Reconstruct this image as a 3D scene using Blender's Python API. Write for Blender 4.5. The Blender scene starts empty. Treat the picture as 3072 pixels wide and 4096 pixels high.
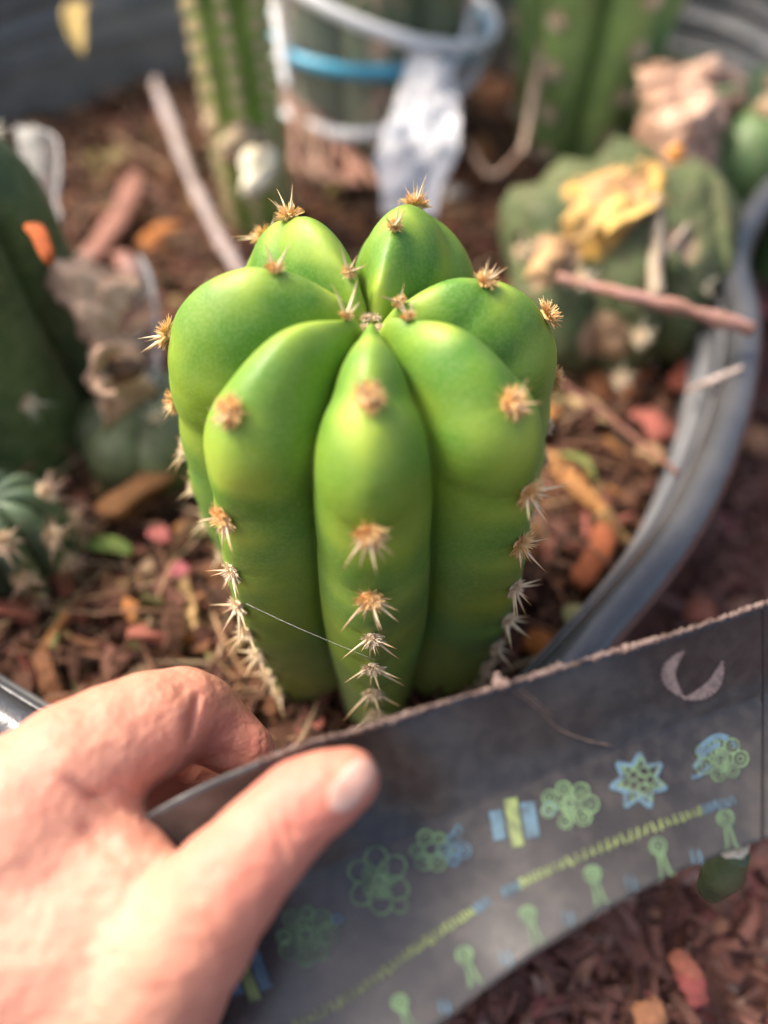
import bpy, math, random
import numpy as np
from mathutils import Vector, Matrix, noise as mnoise

random.seed(7)
rng = np.random.default_rng(7)
SC = bpy.context.scene
COL = SC.collection
R = math.radians

# ------------------------------------------------------------------ camera
# lengths below are written in centimetres relative to the camera lens; wd() turns them into metres
PITCH = 50.0
FPX = 3036.0
CAMZ = 25.0                      # lens height above the outer ground, cm
sP, cP = math.sin(R(PITCH)), math.cos(R(PITCH))
FV = np.array([0.0, cP, -sP]); UV = np.array([0.0, sP, cP]); RV = np.array([1.0, 0, 0])
cam = bpy.data.cameras.new('camera')
cam.sensor_width = 36.0; cam.sensor_fit = 'AUTO'
cam.lens = 36.0 * FPX / 4096.0
cam.clip_start = 0.005; cam.clip_end = 200.0
cam.dof.use_dof = True
cam.dof.focus_distance = 0.166
cam.dof.aperture_fstop = 3.6
cam_o = bpy.data.objects.new('camera', cam); COL.objects.link(cam_o)
cam_o.location = (0, 0, CAMZ * .01)
cam_o.rotation_euler = (R(90 - PITCH), 0, 0)
SC.camera = cam_o

# ------------------------------------------------------------------ light
SUN_EL, SUN_AZ = 50.0, -66.0      # azimuth from +y towards +x (negative = left)
w = bpy.data.worlds.new('World'); SC.world = w; w.use_nodes = True
nt = w.node_tree; bg = nt.nodes['Background']
sky = nt.nodes.new('ShaderNodeTexSky'); sky.sky_type = 'NISHITA'; sky.sun_disc = False
sky.sun_elevation = R(SUN_EL); sky.sun_rotation = R(SUN_AZ)
sky.dust_density = 6.0; sky.air_density = 0.8; sky.ozone_density = 0.2
nt.links.new(sky.outputs[0], bg.inputs[0]); bg.inputs[1].default_value = 0.15
sl = bpy.data.lights.new('sun', 'SUN'); sl.energy = 2.1; sl.angle = R(12); sl.color = (1.0, 0.93, 0.82)
so = bpy.data.objects.new('sun', sl); COL.objects.link(so); so.location = (0, 0, 3)
sd = Vector((math.sin(R(SUN_AZ)) * math.cos(R(SUN_EL)), math.cos(R(SUN_AZ)) * math.cos(R(SUN_EL)), math.sin(R(SUN_EL))))
so.rotation_euler = sd.to_track_quat('Z', 'Y').to_euler()
SC.view_settings.view_transform = 'Standard'; SC.view_settings.look = 'None'
SC.view_settings.exposure = 1.1; SC.view_settings.gamma = 1.0
SC.view_settings.use_curve_mapping = False

# ------------------------------------------------------------------ helpers
def wd(p):
    p = np.asarray(p, float)
    return (p + np.array([0, 0, CAMZ])) * .01
def ray(px, py):
    return FV + RV * ((px - 1536) / FPX) + UV * ((2048 - py) / FPX)
def ray_arr(p):
    return FV + RV * ((p[:, :1] - 1536) / FPX) + UV * ((2048 - p[:, 1:]) / FPX)
def P(px, py, d):                # photo pixel at a depth (cm)
    return ray(px, py) * d
def G(px, py, z):                # photo pixel on a level plane
    r = ray(px, py); return r * (z / r[2])
def proj(p):
    p = np.asarray(p, float); d = p @ FV
    return np.stack([1536 + FPX * (p @ RV) / d, 2048 - FPX * (p @ UV) / d], -1)

WL = {}
def wloc(o):
    return WL.get(o.name, np.zeros(3)) if o else np.zeros(3)
def meta(o, label=None, cat=None, group=None, kind=None):
    if label: o['label'] = label
    if cat: o['category'] = cat
    if group: o['group'] = group
    if kind: o['kind'] = kind
    return o
def thing(name, label, cat, loc, group=None):
    o = bpy.data.objects.new(name, None); COL.objects.link(o)
    o.empty_display_size = .01
    o.location = wd(loc); WL[o.name] = np.array(o.location)
    return meta(o, label, cat, group)
def mesh_from(name, V, F, mats=(), smooth=True, col=None, midx=None):
    me = bpy.data.meshes.new(name)
    V = np.asarray(V, float)
    me.from_pydata(V.tolist(), [], [tuple(map(int, f)) for f in F] if not isinstance(F, np.ndarray) else F.tolist())
    for m in (mats if isinstance(mats, (list, tuple)) else [mats]): me.materials.append(m)
    if smooth: me.polygons.foreach_set('use_smooth', [True] * len(me.polygons))
    if midx is not None: me.polygons.foreach_set('material_index', list(midx))
    if col is not None:
        a = me.color_attributes.new('Col', 'FLOAT_COLOR', 'POINT')
        c = np.ones((len(V), 4)); c[:, :3] = col
        a.data.foreach_set('color', c.ravel())
    me.update()
    return me
def mk(name, V, F, mats, parent=None, smooth=True, col=None, org=None, midx=None, **kw):
    V = wd(V)
    base = wloc(parent)
    o3 = wd(org) if org is not None else (base if parent is not None else V.mean(0))
    me = mesh_from(name, V - o3, F, mats, smooth, col, midx)
    o = bpy.data.objects.new(name, me); COL.objects.link(o)
    if parent is not None: o.parent = parent; o.location = o3 - base
    else: o.location = o3
    WL[o.name] = o3
    return meta(o, **kw)

def nrm(v):
    v = np.asarray(v, float); return v / (np.linalg.norm(v, axis=-1, keepdims=True) + 1e-12)
def catmull(pts, n):
    pts = np.asarray(pts, float); m = len(pts)
    if m == 2: return pts[0] + (pts[1] - pts[0]) * np.linspace(0, 1, n)[:, None]
    t = np.linspace(0, m - 1, n); i = np.clip(t.astype(int), 0, m - 2); f = (t - i)[:, None]
    a = np.vstack([2 * pts[0] - pts[1], pts, 2 * pts[-1] - pts[-2]])
    p0, p1, p2, p3 = a[i], a[i + 1], a[i + 2], a[i + 3]
    return .5 * (2 * p1 + (p2 - p0) * f + (2 * p0 - 5 * p1 + 4 * p2 - p3) * f ** 2 + (3 * p1 - p0 - 3 * p2 + p3) * f ** 3)
def tube(pts, rad, seg=8, n=None, closed=False, cap=True, flat=1.0, up=(0, 0, 1)):
    pts = np.asarray(pts, float); rad = np.atleast_1d(np.asarray(rad, float))
    if n:
        if closed: pts = np.vstack([pts, pts[:1]])
        m = len(pts); pts = catmull(pts, n); 
        if len(rad) > 1: rad = np.interp(np.linspace(0, 1, n), np.linspace(0, 1, len(rad)), rad)
        if closed: pts = pts[:-1]
    if len(rad) == 1: rad = np.full(len(pts), rad[0])
    rad = rad[:len(pts)]
    T = np.roll(pts, -1, 0) - np.roll(pts, 1, 0) if closed else np.gradient(pts, axis=0)
    T = nrm(T); U = np.tile(np.asarray(up, float), (len(pts), 1))
    bad = np.abs((T * U).sum(1)) > .97; U[bad] = (1, 0.2, 0)
    X = nrm(np.cross(T, U)); Y = np.cross(X, T)
    a = np.linspace(0, 2 * math.pi, seg, endpoint=False)
    V = (pts[:, None] + rad[:, None, None] * (np.cos(a)[None, :, None] * X[:, None] + flat * np.sin(a)[None, :, None] * Y[:, None])).reshape(-1, 3)
    F = []; L = len(pts); rng_ = range(L if closed else L - 1)
    for i in rng_:
        j = (i + 1) % L
        for k in range(seg):
            k2 = (k + 1) % seg
            F.append((i * seg + k, i * seg + k2, j * seg + k2, j * seg + k))
    if cap and not closed:
        F.append(tuple(range(seg))[::-1]); F.append(tuple((L - 1) * seg + k for k in range(seg)))
    return V, F
def grid_faces(nu, nv, wrap=False):
    F = []
    for i in range(nu - 1):
        for j in range(nv if wrap else nv - 1):
            j2 = (j + 1) % nv
            F.append((i * nv + j, i * nv + j2, (i + 1) * nv + j2, (i + 1) * nv + j))
    return F
def sheet(Vg, th):
    """closed thin solid from a grid (nu,nv,3) with real thickness th"""
    nu, nv, _ = Vg.shape
    du = np.gradient(Vg, axis=0); dv = np.gradient(Vg, axis=1); N = nrm(np.cross(du, dv))
    A = (Vg + N * th / 2).reshape(-1, 3); B = (Vg - N * th / 2).reshape(-1, 3); n = nu * nv
    F = grid_faces(nu, nv); F2 = [tuple(x + n for x in f[::-1]) for f in F]
    E = []
    for i in range(nu - 1):
        E.append((i * nv, (i + 1) * nv, (i + 1) * nv + n, i * nv + n)); k = nv - 1
        E.append(((i + 1) * nv + k, i * nv + k, i * nv + k + n, (i + 1) * nv + k + n))
    for j in range(nv - 1):
        E.append((j + 1, j, j + n, j + 1 + n)); b = (nu - 1) * nv
        E.append((b + j, b + j + 1, b + j + 1 + n, b + j + n))
    return np.vstack([A, B]), F + F2 + E
def join(parts):
    Vs, Fs, o = [], [], 0
    for V, F in parts:
        Vs.append(V); Fs += [tuple(int(x) + o for x in f) for f in F]; o += len(V)
    return np.vstack(Vs), Fs
def fbm(P_, sc, oc=3):
    out = np.zeros(len(P_))
    for i, p in enumerate(P_):
        out[i] = mnoise.fractal(Vector(p * sc), 1.0, 2.0, oc)
    return out

# signed distance blobs -> one continuous surface
def cone_sd(X, a, b, ra, rb):
    ab = b - a; t = np.clip(((X - a) @ ab) / max(ab @ ab, 1e-9), 0, 1)
    return np.linalg.norm(X - (a + t[..., None] * ab), axis=-1) - (ra + (rb - ra) * t)
def smin(a, b, k):
    h = np.clip(.5 + .5 * (b - a) / k, 0, 1); return b + (a - b) * h - k * h * (1 - h)
def surface_nets(fn, lo, hi, step):
    ax = [np.arange(lo[i], hi[i] + step, step) for i in range(3)]
    X = np.stack(np.meshgrid(*ax, indexing='ij'), -1)
    D = np.zeros(X.shape[:3])
    for i in range(X.shape[0]): D[i] = fn(X[i])
    S = D < 0
    n = D.shape; c = tuple(k - 1 for k in n)
    acc = np.zeros(c + (3,)); cnt = np.zeros(c)
    def sub(A, dx, dy, dz): return A[dx:dx + c[0], dy:dy + c[1], dz:dz + c[2]]
    for axis in range(3):
        others = [k for k in range(3) if k != axis]
        for p in (0, 1):
            for q in (0, 1):
                d0 = [0, 0, 0]; d0[others[0]] = p; d0[others[1]] = q
                d1 = list(d0); d1[axis] = 1
                a, b = sub(D, *d0), sub(D, *d1)
                m = (a < 0) != (b < 0)
                t = np.where(m, a / np.where(m, a - b, 1), 0)
                pos = sub(X, *d0).copy(); pos[..., axis] += t * step
                acc += pos * m[..., None]; cnt += m
    act = cnt > 0; idx = -np.ones(c, int); idx[act] = np.arange(act.sum())
    V = acc[act] / cnt[act][:, None]
    F = []
    for axis in range(3):
        o = [k for k in range(3) if k != axis]
        sl0 = [slice(1, k - 1) for k in n]; sl0[axis] = slice(0, n[axis] - 1)
        sl1 = list(sl0); sl1[axis] = slice(1, n[axis])
        s0, s1 = S[tuple(sl0)], S[tuple(sl1)]
        w_ = np.argwhere(s0 != s1); flip = s0[tuple(w_.T)]
        base = w_ + np.array([0 if k == axis else 1 for k in range(3)])
        ea = np.zeros(3, int); ea[o[0]] = 1; eb = np.zeros(3, int); eb[o[1]] = 1
        q = [idx[tuple((base - ea * i - eb * j).T)] for i, j in ((0, 0), (1, 0), (1, 1), (0, 1))]
        q = np.stack(q, 1)
        if axis == 1: flip = ~flip
        q[~flip] = q[~flip][:, ::-1]
        F.append(q)
    F = np.vstack(F); F = F[(F >= 0).all(1)]
    return V, F
def lumps(balls, k, step, rough=0, rsc=1, holes=()):
    balls = [(np.asarray(c, float), r) for c, r in balls]
    lo = np.min([c - r for c, r in balls], 0) - 3 * step - rough; hi = np.max([c + r for c, r in balls], 0) + 3 * step + rough
    def fn(X):
        d = None
        for c, r in balls:
            e = np.linalg.norm(X - c, axis=-1) - r; d = e if d is None else smin(d, e, k)
        for c, r in holes: d = np.maximum(d, -(np.linalg.norm(X - np.asarray(c), axis=-1) - r))
        return d
    V, F = surface_nets(fn, lo, hi, step)
    if rough:
        c0 = V.mean(0); V = V + nrm(V - c0) * (fbm(V, rsc) * rough)[:, None]
    return V, F

# ------------------------------------------------------------------ materials
def mat(name, col, rough=.5, spec=.5, noise=None, bump=None, sss=0, sssr=(1, .4, .2), sssc=.003, attr=False, coat=0, stops=None, trans=0, alpha=None, nscale2=None):
    """noise=(scale, colour2, amount); bump=(scale, distance m)"""
    m = bpy.data.materials.new(name); m.use_nodes = True; n = m.node_tree; b = n.nodes['Principled BSDF']
    tc = n.nodes.new('ShaderNodeTexCoord')
    src = None
    if attr:
        a = n.nodes.new('ShaderNodeAttribute'); a.attribute_name = 'Col'; src = a.outputs['Color']
    else:
        b.inputs['Base Color'].default_value = (*col, 1)
    if noise:
        for (sc_, c2, amt) in (noise if isinstance(noise, list) else [noise]):
            nz = n.nodes.new('ShaderNodeTexNoise'); nz.inputs['Scale'].default_value = sc_; nz.inputs['Detail'].default_value = 5
            n.links.new(tc.outputs['Object'], nz.inputs['Vector'])
            rp = n.nodes.new('ShaderNodeMapRange'); rp.inputs[1].default_value = .42; rp.inputs[2].default_value = .62; rp.inputs[4].default_value = amt
            n.links.new(nz.outputs[0], rp.inputs[0])
            mx = n.nodes.new('ShaderNodeMix'); mx.data_type = 'RGBA'
            n.links.new(rp.outputs[0], mx.inputs[0])
            if src is None: mx.inputs[6].default_value = (*col, 1)
            else: n.links.new(src, mx.inputs[6])
            mx.inputs[7].default_value = (*c2, 1); src = mx.outputs[2]
    if src is not None: n.links.new(src, b.inputs['Base Color'])
    b.inputs['Roughness'].default_value = rough
    b.inputs['Specular IOR Level'].default_value = spec
    if sss:
        b.inputs['Subsurface Weight'].default_value = sss; b.inputs['Subsurface Radius'].default_value = sssr; b.inputs['Subsurface Scale'].default_value = sssc
    if coat: b.inputs['Coat Weight'].default_value = coat; b.inputs['Coat Roughness'].default_value = .25
    if trans: b.inputs['Transmission Weight'].default_value = trans; b.inputs['IOR'].default_value = 1.12
    if alpha is not None: b.inputs['Alpha'].default_value = alpha
    if bump:
        prev = None
        for (sc_, dist) in (bump if isinstance(bump, list) else [bump]):
            nz = n.nodes.new('ShaderNodeTexNoise'); nz.inputs['Scale'].default_value = sc_; nz.inputs['Detail'].default_value = 6
            n.links.new(tc.outputs['Object'], nz.inputs['Vector'])
            bp = n.nodes.new('ShaderNodeBump'); bp.inputs['Distance'].default_value = dist; bp.inputs['Strength'].default_value = 1
            n.links.new(nz.outputs[0], bp.inputs['Height'])
            if prev: n.links.new(prev, bp.inputs['Normal'])
            prev = bp.outputs[0]
        n.links.new(prev, b.inputs['Normal'])
    return m

M_CACT = mat('cactus_skin', (0, 0, 0), .5, .35, attr=True, noise=[(120, (.13, .26, .05), .3), (1400, (.26, .36, .12), .25), (32, (.30, .40, .03), .4)], bump=[(900, .00006), (90, .0004)], sss=.12, sssr=(.5, 1, .15), sssc=.003)
M_CACT2 = mat('cactus_skin_far', (0, 0, 0), .5, .4, attr=True, noise=[(60, (.12, .17, .07), .4), (180, (.2, .22, .1), .3)], bump=[(300, .0003)])
M_WOOL = mat('areole_wool', (.88, .62, .30), .95, .1, noise=(500, (.62, .32, .10), .8), bump=(1500, .0004))
M_WOOLP = mat('areole_wool_pale', (.93, .78, .56), .95, .1, noise=(900, (.45, .3, .16), .6), bump=(1500, .0004))
M_SPINE = mat('spine', (0, 0, 0), .45, .4, attr=True)
M_SOIL = mat('soil', (.035, .018, .011), .95, .2, noise=[(90, (.11, .05, .03), .8), (500, (.02, .01, .007), .6)], bump=[(250, .003), (60, .006)])
M_GROUND = mat('mulch_ground', (.13, .055, .038), .95, .2, noise=[(60, (.2, .1, .07), .8), (300, (.06, .025, .018), .6)], bump=[(150, .004)])
M_CHIP = mat('mulch', (0, 0, 0), .85, .25, attr=True, noise=(400, (.1, .05, .03), .35), bump=(600, .0006))
M_POT = mat('pot_plastic', (.04, .042, .048), .27, .7, noise=[(25, (.10, .097, .095), .45)], bump=[(120, .0006), (900, .00008)])
M_WALL = mat('brightened_dusty_wall', (.13, .135, .145), .45, .5, noise=[(25, (.26, .25, .24), .6)], bump=[(120, .001)])  # dusty grey, colour also raised to lift the inner wall out of shadow
M_FILM = mat('black_film', (.024, .021, .020), .33, .6, noise=[(35, (.075, .068, .062), .4), (12, (.065, .060, .058), .7), (300, (.14, .12, .10), .15)], bump=[(30, .0007), (900, .00006)])
M_SEAM = mat('matt_seam', (.02, .018, .018), .95, .05)
M_DIRT = mat('dirt_edge', (.26, .19, .165), .95, .1, noise=(800, (.14, .09, .07), .8), bump=(1500, .0005))
M_GREENP = mat('print_green', (.15, .24, .12), .5, .3, noise=[(420, (.05, .055, .055), .55), (70, (.06, .065, .065), .3)])
M_YELLP = mat('print_lime', (.25, .31, .11), .5, .3, noise=[(420, (.05, .055, .055), .55), (70, (.06, .065, .065), .3)])
M_BLUEP = mat('print_blue', (.10, .18, .24), .5, .3, noise=[(420, (.05, .055, .055), .55), (70, (.06, .065, .065), .3)])
M_TANP = mat('print_tan', (.34, .25, .22), .8, .2, noise=(900, (.12, .10, .09), .6))
M_SKIN = mat('skin', (0, 0, 0), .5, .35, attr=True, noise=[(45, (.60, .22, .14), .25), (160, (.70, .36, .23), .22)], bump=[(300, .0009), (1100, .0002)], sss=.3, sssr=(1, .35, .18), sssc=.004)
M_NAIL = mat('nail', (.52, .27, .20), .34, .5, noise=(120, (.8, .6, .5), .5), sss=.2, sssc=.002)
M_CLEAR = mat('clear_plastic', (.9, .92, .92), .12, .3, bump=[(40, .0012)], alpha=.05)
M_CLEARR = mat('clear_plastic_rim', (.85, .85, .86), .15, .6, alpha=.8, bump=[(200, .0004)])
M_FILMW = mat('white_film', (.82, .82, .84), .35, .5, alpha=.5, bump=[(60, .0008)], noise=(30, (.42, .42, .45), .6))
M_BLUE = mat('blue_band', (.05, .33, .50), .35, .5, noise=(150, (.12, .42, .58), .5))
M_TISSUE = mat('dry_tissue', (0, 0, 0), .9, .2, attr=True, noise=[(130, (.30, .15, .08), .4)], bump=[(200, .001), (700, .0004)])
M_SILK = mat('silk', (.8, .8, .75), .3, .5)

M_CLEARS = mat('clear_plastic_edge', (.7, .7, .7), .2, .5, alpha=.3)
M_MILK = mat('milky_plastic', (.40, .38, .32), .4, .4, alpha=.22)
# ------------------------------------------------------------------ ground, pot, soil
ZS, ZR, ZO = -21.0, -16.8, -25.0       # soil, rim, outer ground (cm below the lens)
# ground sheet with a finely divided inner part
def ground():
    xs = np.concatenate([[-3000, -800, -200], np.arange(-60, 90.1, 1.5), [200, 800, 3000]])
    ys = np.concatenate([[-3000, -800, -200], np.arange(-30, 140.1, 1.5), [300, 900, 3000]])
    X, Y = np.meshgrid(xs, ys, indexing='ij'); V = np.stack([X.ravel(), Y.ravel(), np.zeros(X.size)], 1)
    near = (np.abs(V[:, 0]) < 100) & (np.abs(V[:, 1]) < 150)
    V[near, 2] = fbm(V[near], .12) * .9
    V[:, 2] += ZO - .8
    mk('ground', V, grid_faces(len(xs), len(ys))[::1], M_GROUND, kind='structure')
ground()

OUT = [(-1, 5.0), (3.2, 7.2), (6.0, 9.8), (9.3, 13.7), (12.0, 18.5), (13.7, 23.0), (14.6, 27.2), (17.2, 31.5), (21.5, 36), (24, 43), (20, 50), (8, 55), (-6, 56),
       (-17, 52), (-24.5, 46), (-27, 37), (-25.5, 27), (-21, 18), (-15, 11.0), (-9.5, 7.4), (-5, 5.4)]
OUTC = np.array(OUT, float)
def outline(n=160, shrink=0.0, z=0.0):
    pts = np.vstack([OUTC[-1:], OUTC, OUTC[:2]])
    m = len(OUTC); t = np.linspace(0, m, n, endpoint=False); i = t.astype(int); f = (t - i)[:, None]
    a = pts; p0, p1, p2, p3 = a[i], a[i + 1], a[i + 2], a[(i + 3) % len(a)]
    # wrap last index
    c = .5 * (2 * p1 + (p2 - p0) * f + (2 * p0 - 5 * p1 + 4 * p2 - p3) * f ** 2 + (3 * p1 - p0 - 3 * p2 + p3) * f ** 3)
    T = nrm(np.roll(c, -1, 0) - np.roll(c, 1, 0)); N = np.stack([T[:, 1], -T[:, 0]], 1)
    c = c - N * shrink
    return np.column_stack([c, np.full(n, z)])
pot = thing('plant_pot', 'wide black plastic planter full of cacti and bark mulch, seen from above', 'plant pot', (0, 28, ZO))
def rz(c):  # rim is higher at the far side
    return np.clip((c[:, 1] - 30) / 25, 0, 1) * 4.5
def ring_stack(levels, n=200):
    Vs = []
    for sh, z, rise in levels:
        c = outline(n, sh, z); c[:, 2] += rz(c) * rise; Vs.append(c)
    return np.vstack(Vs), grid_faces(len(levels), n, True)
V, F = ring_stack([(1.6, ZO - 1, 0), (.9, ZR - 2.2, 1), (.95, ZR - 1.2, 1), (0.75, ZR - .3, 1)]); mk('outer_wall', V, F, M_POT, pot)
V, F = ring_stack([(1.15, ZR - .2, 1), (1.3, ZR - .9, 1), (1.2, ZR - 1.15, 1), (1.45, ZR - 1.5, 1), (1.6, ZR - 2.6, .8), (1.9, ZS - 1.5, 0)]); mk('inner_wall', V, F, M_WALL, pot)
c = outline(200, .55, ZR); c[:, 2] += rz(c)
V, F = tube(c, .58, 16, closed=True); 
V[:, 2] = V[:, 2] * 1.0
mk('rim', V, F, M_POT, pot)
c = outline(200, 1.25, ZR - .75); c[:, 2] += rz(c)
mk('inner_lip', *tube(c, .16, 8, closed=True), M_POT, pot)
for k_ in range(2):
    c = outline(200, 1.5 + .1 * k_, ZR - 1.7 - k_ * .8); c[:, 2] += rz(c) * (.95 - .2 * k_); mk('inner_ridge', *tube(c, .2, 8, closed=True), M_WALL, pot)

def soil_h(xy):
    p = np.column_stack([xy, np.zeros(len(xy))])
    return fbm(p, .25) * .6
c = outline(140, 1.75, 0)[:, :2]; cen = np.array([-6., 30.])
ks = np.linspace(0, 1, 45) ** .8
XY = (cen + (c[None] - cen) * ks[:, None, None]).reshape(-1, 2)
V = np.column_stack([XY, ZS + soil_h(XY) + .06 * np.maximum(XY[:, 1] - 30, 0)])
mk('potting_soil', V, grid_faces(45, 140, True), M_SOIL, kind='structure')
def soil_z(x, y):
    return ZS + float(soil_h(np.array([[x, y]]))[0]) + .06 * max(y - 30, 0)

from math import cos, sin, pi
def inside(xy, poly):
    x, y = xy[:, 0], xy[:, 1]; r = np.zeros(len(xy), bool); j = len(poly) - 1
    for i in range(len(poly)):
        xi, yi = poly[i]; xj, yj = poly[j]
        r ^= ((yi > y) != (yj > y)) & (x < (xj - xi) * (y - yi) / (yj - yi + 1e-12) + xi); j = i
    return r

PAL_IN = [(.10, .045, .028), (.05, .024, .015), (.20, .085, .04), (.38, .17, .06), (.33, .11, .08), (.30, .20, .12), (.16, .07, .05), (.5, .32, .14), (.2, .19, .07)]
W_IN = [.30, .28, .14, .045, .06, .04, .12, .02, .02]
PAL_OUT = [(.22, .105, .08), (.16, .07, .055), (.27, .12, .09), (.29, .18, .14), (.12, .05, .04), (.34, .17, .11), (.26, .09, .08)]
W_OUT = [.27, .2, .17, .1, .14, .05, .07]
def chips(xy, z, Lr, pal, wts, tilt=.45, asp=(.12, .42)):
    n = len(xy); nu = 5
    u = np.linspace(-1, 1, nu)
    L = rng.uniform(*Lr, n); W = L * rng.uniform(*asp, n); T = W * rng.uniform(.15, .45, n)
    leaf = rng.random(n) < .35; T[leaf] *= .25
    bend = rng.normal(0, .22, n) * L
    prof = np.where(leaf[:, None], np.sqrt(np.clip(1 - u[None] ** 2, .02, 1)), 1 - .35 * rng.random((n, nu)))
    sx = np.array([1, -1, -1, 1.]); sz = np.array([1, 1, -1, -1.])
    X = np.broadcast_to((u[None, :, None] * L[:, None, None]), (n, nu, 4))
    Y = prof[:, :, None] * W[:, None, None] * sx * rng.uniform(.7, 1.2, (n, nu, 4))
    Z = T[:, None, None] * sz * rng.uniform(.6, 1.3, (n, nu, 4)) + (bend[:, None] * (1 - u[None] ** 2))[:, :, None]
    Pn = np.stack([X, Y, Z], -1).reshape(n, nu * 4, 3)
    yaw = rng.uniform(0, 2 * pi, n); pi_ = rng.normal(0, tilt, n); ro = rng.normal(0, tilt, n)
    def rot(a, i, j):
        Rm = np.tile(np.eye(3), (n, 1, 1)); Rm[:, i, i] = np.cos(a); Rm[:, j, j] = np.cos(a); Rm[:, i, j] = -np.sin(a); Rm[:, j, i] = np.sin(a); return Rm
    M = rot(yaw, 0, 1) @ rot(pi_, 0, 2) @ rot(ro, 1, 2)
    V = np.einsum('nij,nkj->nki', M, Pn) + np.column_stack([xy, z])[:, None]
    f = []
    for i in range(nu - 1):
        for k in range(4): f.append((i * 4 + k, i * 4 + (k + 1) % 4, i * 4 + 4 + (k + 1) % 4, i * 4 + 4 + k))
    f.append((3, 2, 1, 0)); f.append(tuple(range((nu - 1) * 4, nu * 4)))
    f = np.array(f); F = (f[None] + (np.arange(n) * nu * 4)[:, None, None]).reshape(-1, 4)
    pc = np.array(pal)[rng.choice(len(pal), n, p=np.array(wts) / sum(wts))] * rng.uniform(.55, 1.15, (n, 1))
    return V.reshape(-1, 3), F, np.repeat(pc, nu * 4, 0)
poly = outline(80, 2.2, 0)[:, :2]
xy = rng.uniform([-28, 5], [25, 57], (16000, 2)); xy = xy[inside(xy, poly)][:9000]
V, F, C = chips(xy, ZS + soil_h(xy) + .06 * np.maximum(xy[:, 1] - 30, 0) + rng.uniform(.0, .5, len(xy)), (.2, .95), PAL_IN, W_IN)
mk('bark_mulch', V, F, M_CHIP, None, False, C, kind='stuff', label='dark red brown bark mulch covering the soil inside the planter')
xy = rng.uniform([-28, 5], [25, 57], (5000, 2)); xy = xy[inside(xy, poly)][:2600]
V, F, C = chips(xy, ZS + soil_h(xy) + .06 * np.maximum(xy[:, 1] - 30, 0) + rng.uniform(.3, .9, len(xy)), (.5, 1.7), [(.42, .3, .18), (.25, .12, .07), (.34, .2, .11), (.16, .08, .05)], [.2, .35, .2, .25], .3, (.02, .05))
mk('mulch_fibres', V, F, M_CHIP, None, False, C, kind='stuff', label='thin straw fibres and splinters scattered over the bark mulch')
poly2 = outline(80, -.4, 0)[:, :2]
xy = np.vstack([rng.uniform([4, -8], [32, 60], (14000, 2)), rng.uniform([-40, 56], [60, 120], (4500, 2)), rng.uniform([-30, -12], [8, 12], (9000, 2)), rng.uniform([-40, 0], [-15, 56], (1500, 2))])
xy = xy[~inside(xy, poly2)]
V, F, C = chips(xy, ZO - .8 + fbm(np.column_stack([xy, 0 * xy[:, 0]]), .12) * .9 + rng.uniform(0, .5, len(xy)), (.2, .8), PAL_OUT, W_OUT)
mk('ground_mulch', V, F, M_CHIP, None, False, C, kind='stuff', label='reddish bark mulch on the ground outside the planter')

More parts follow.
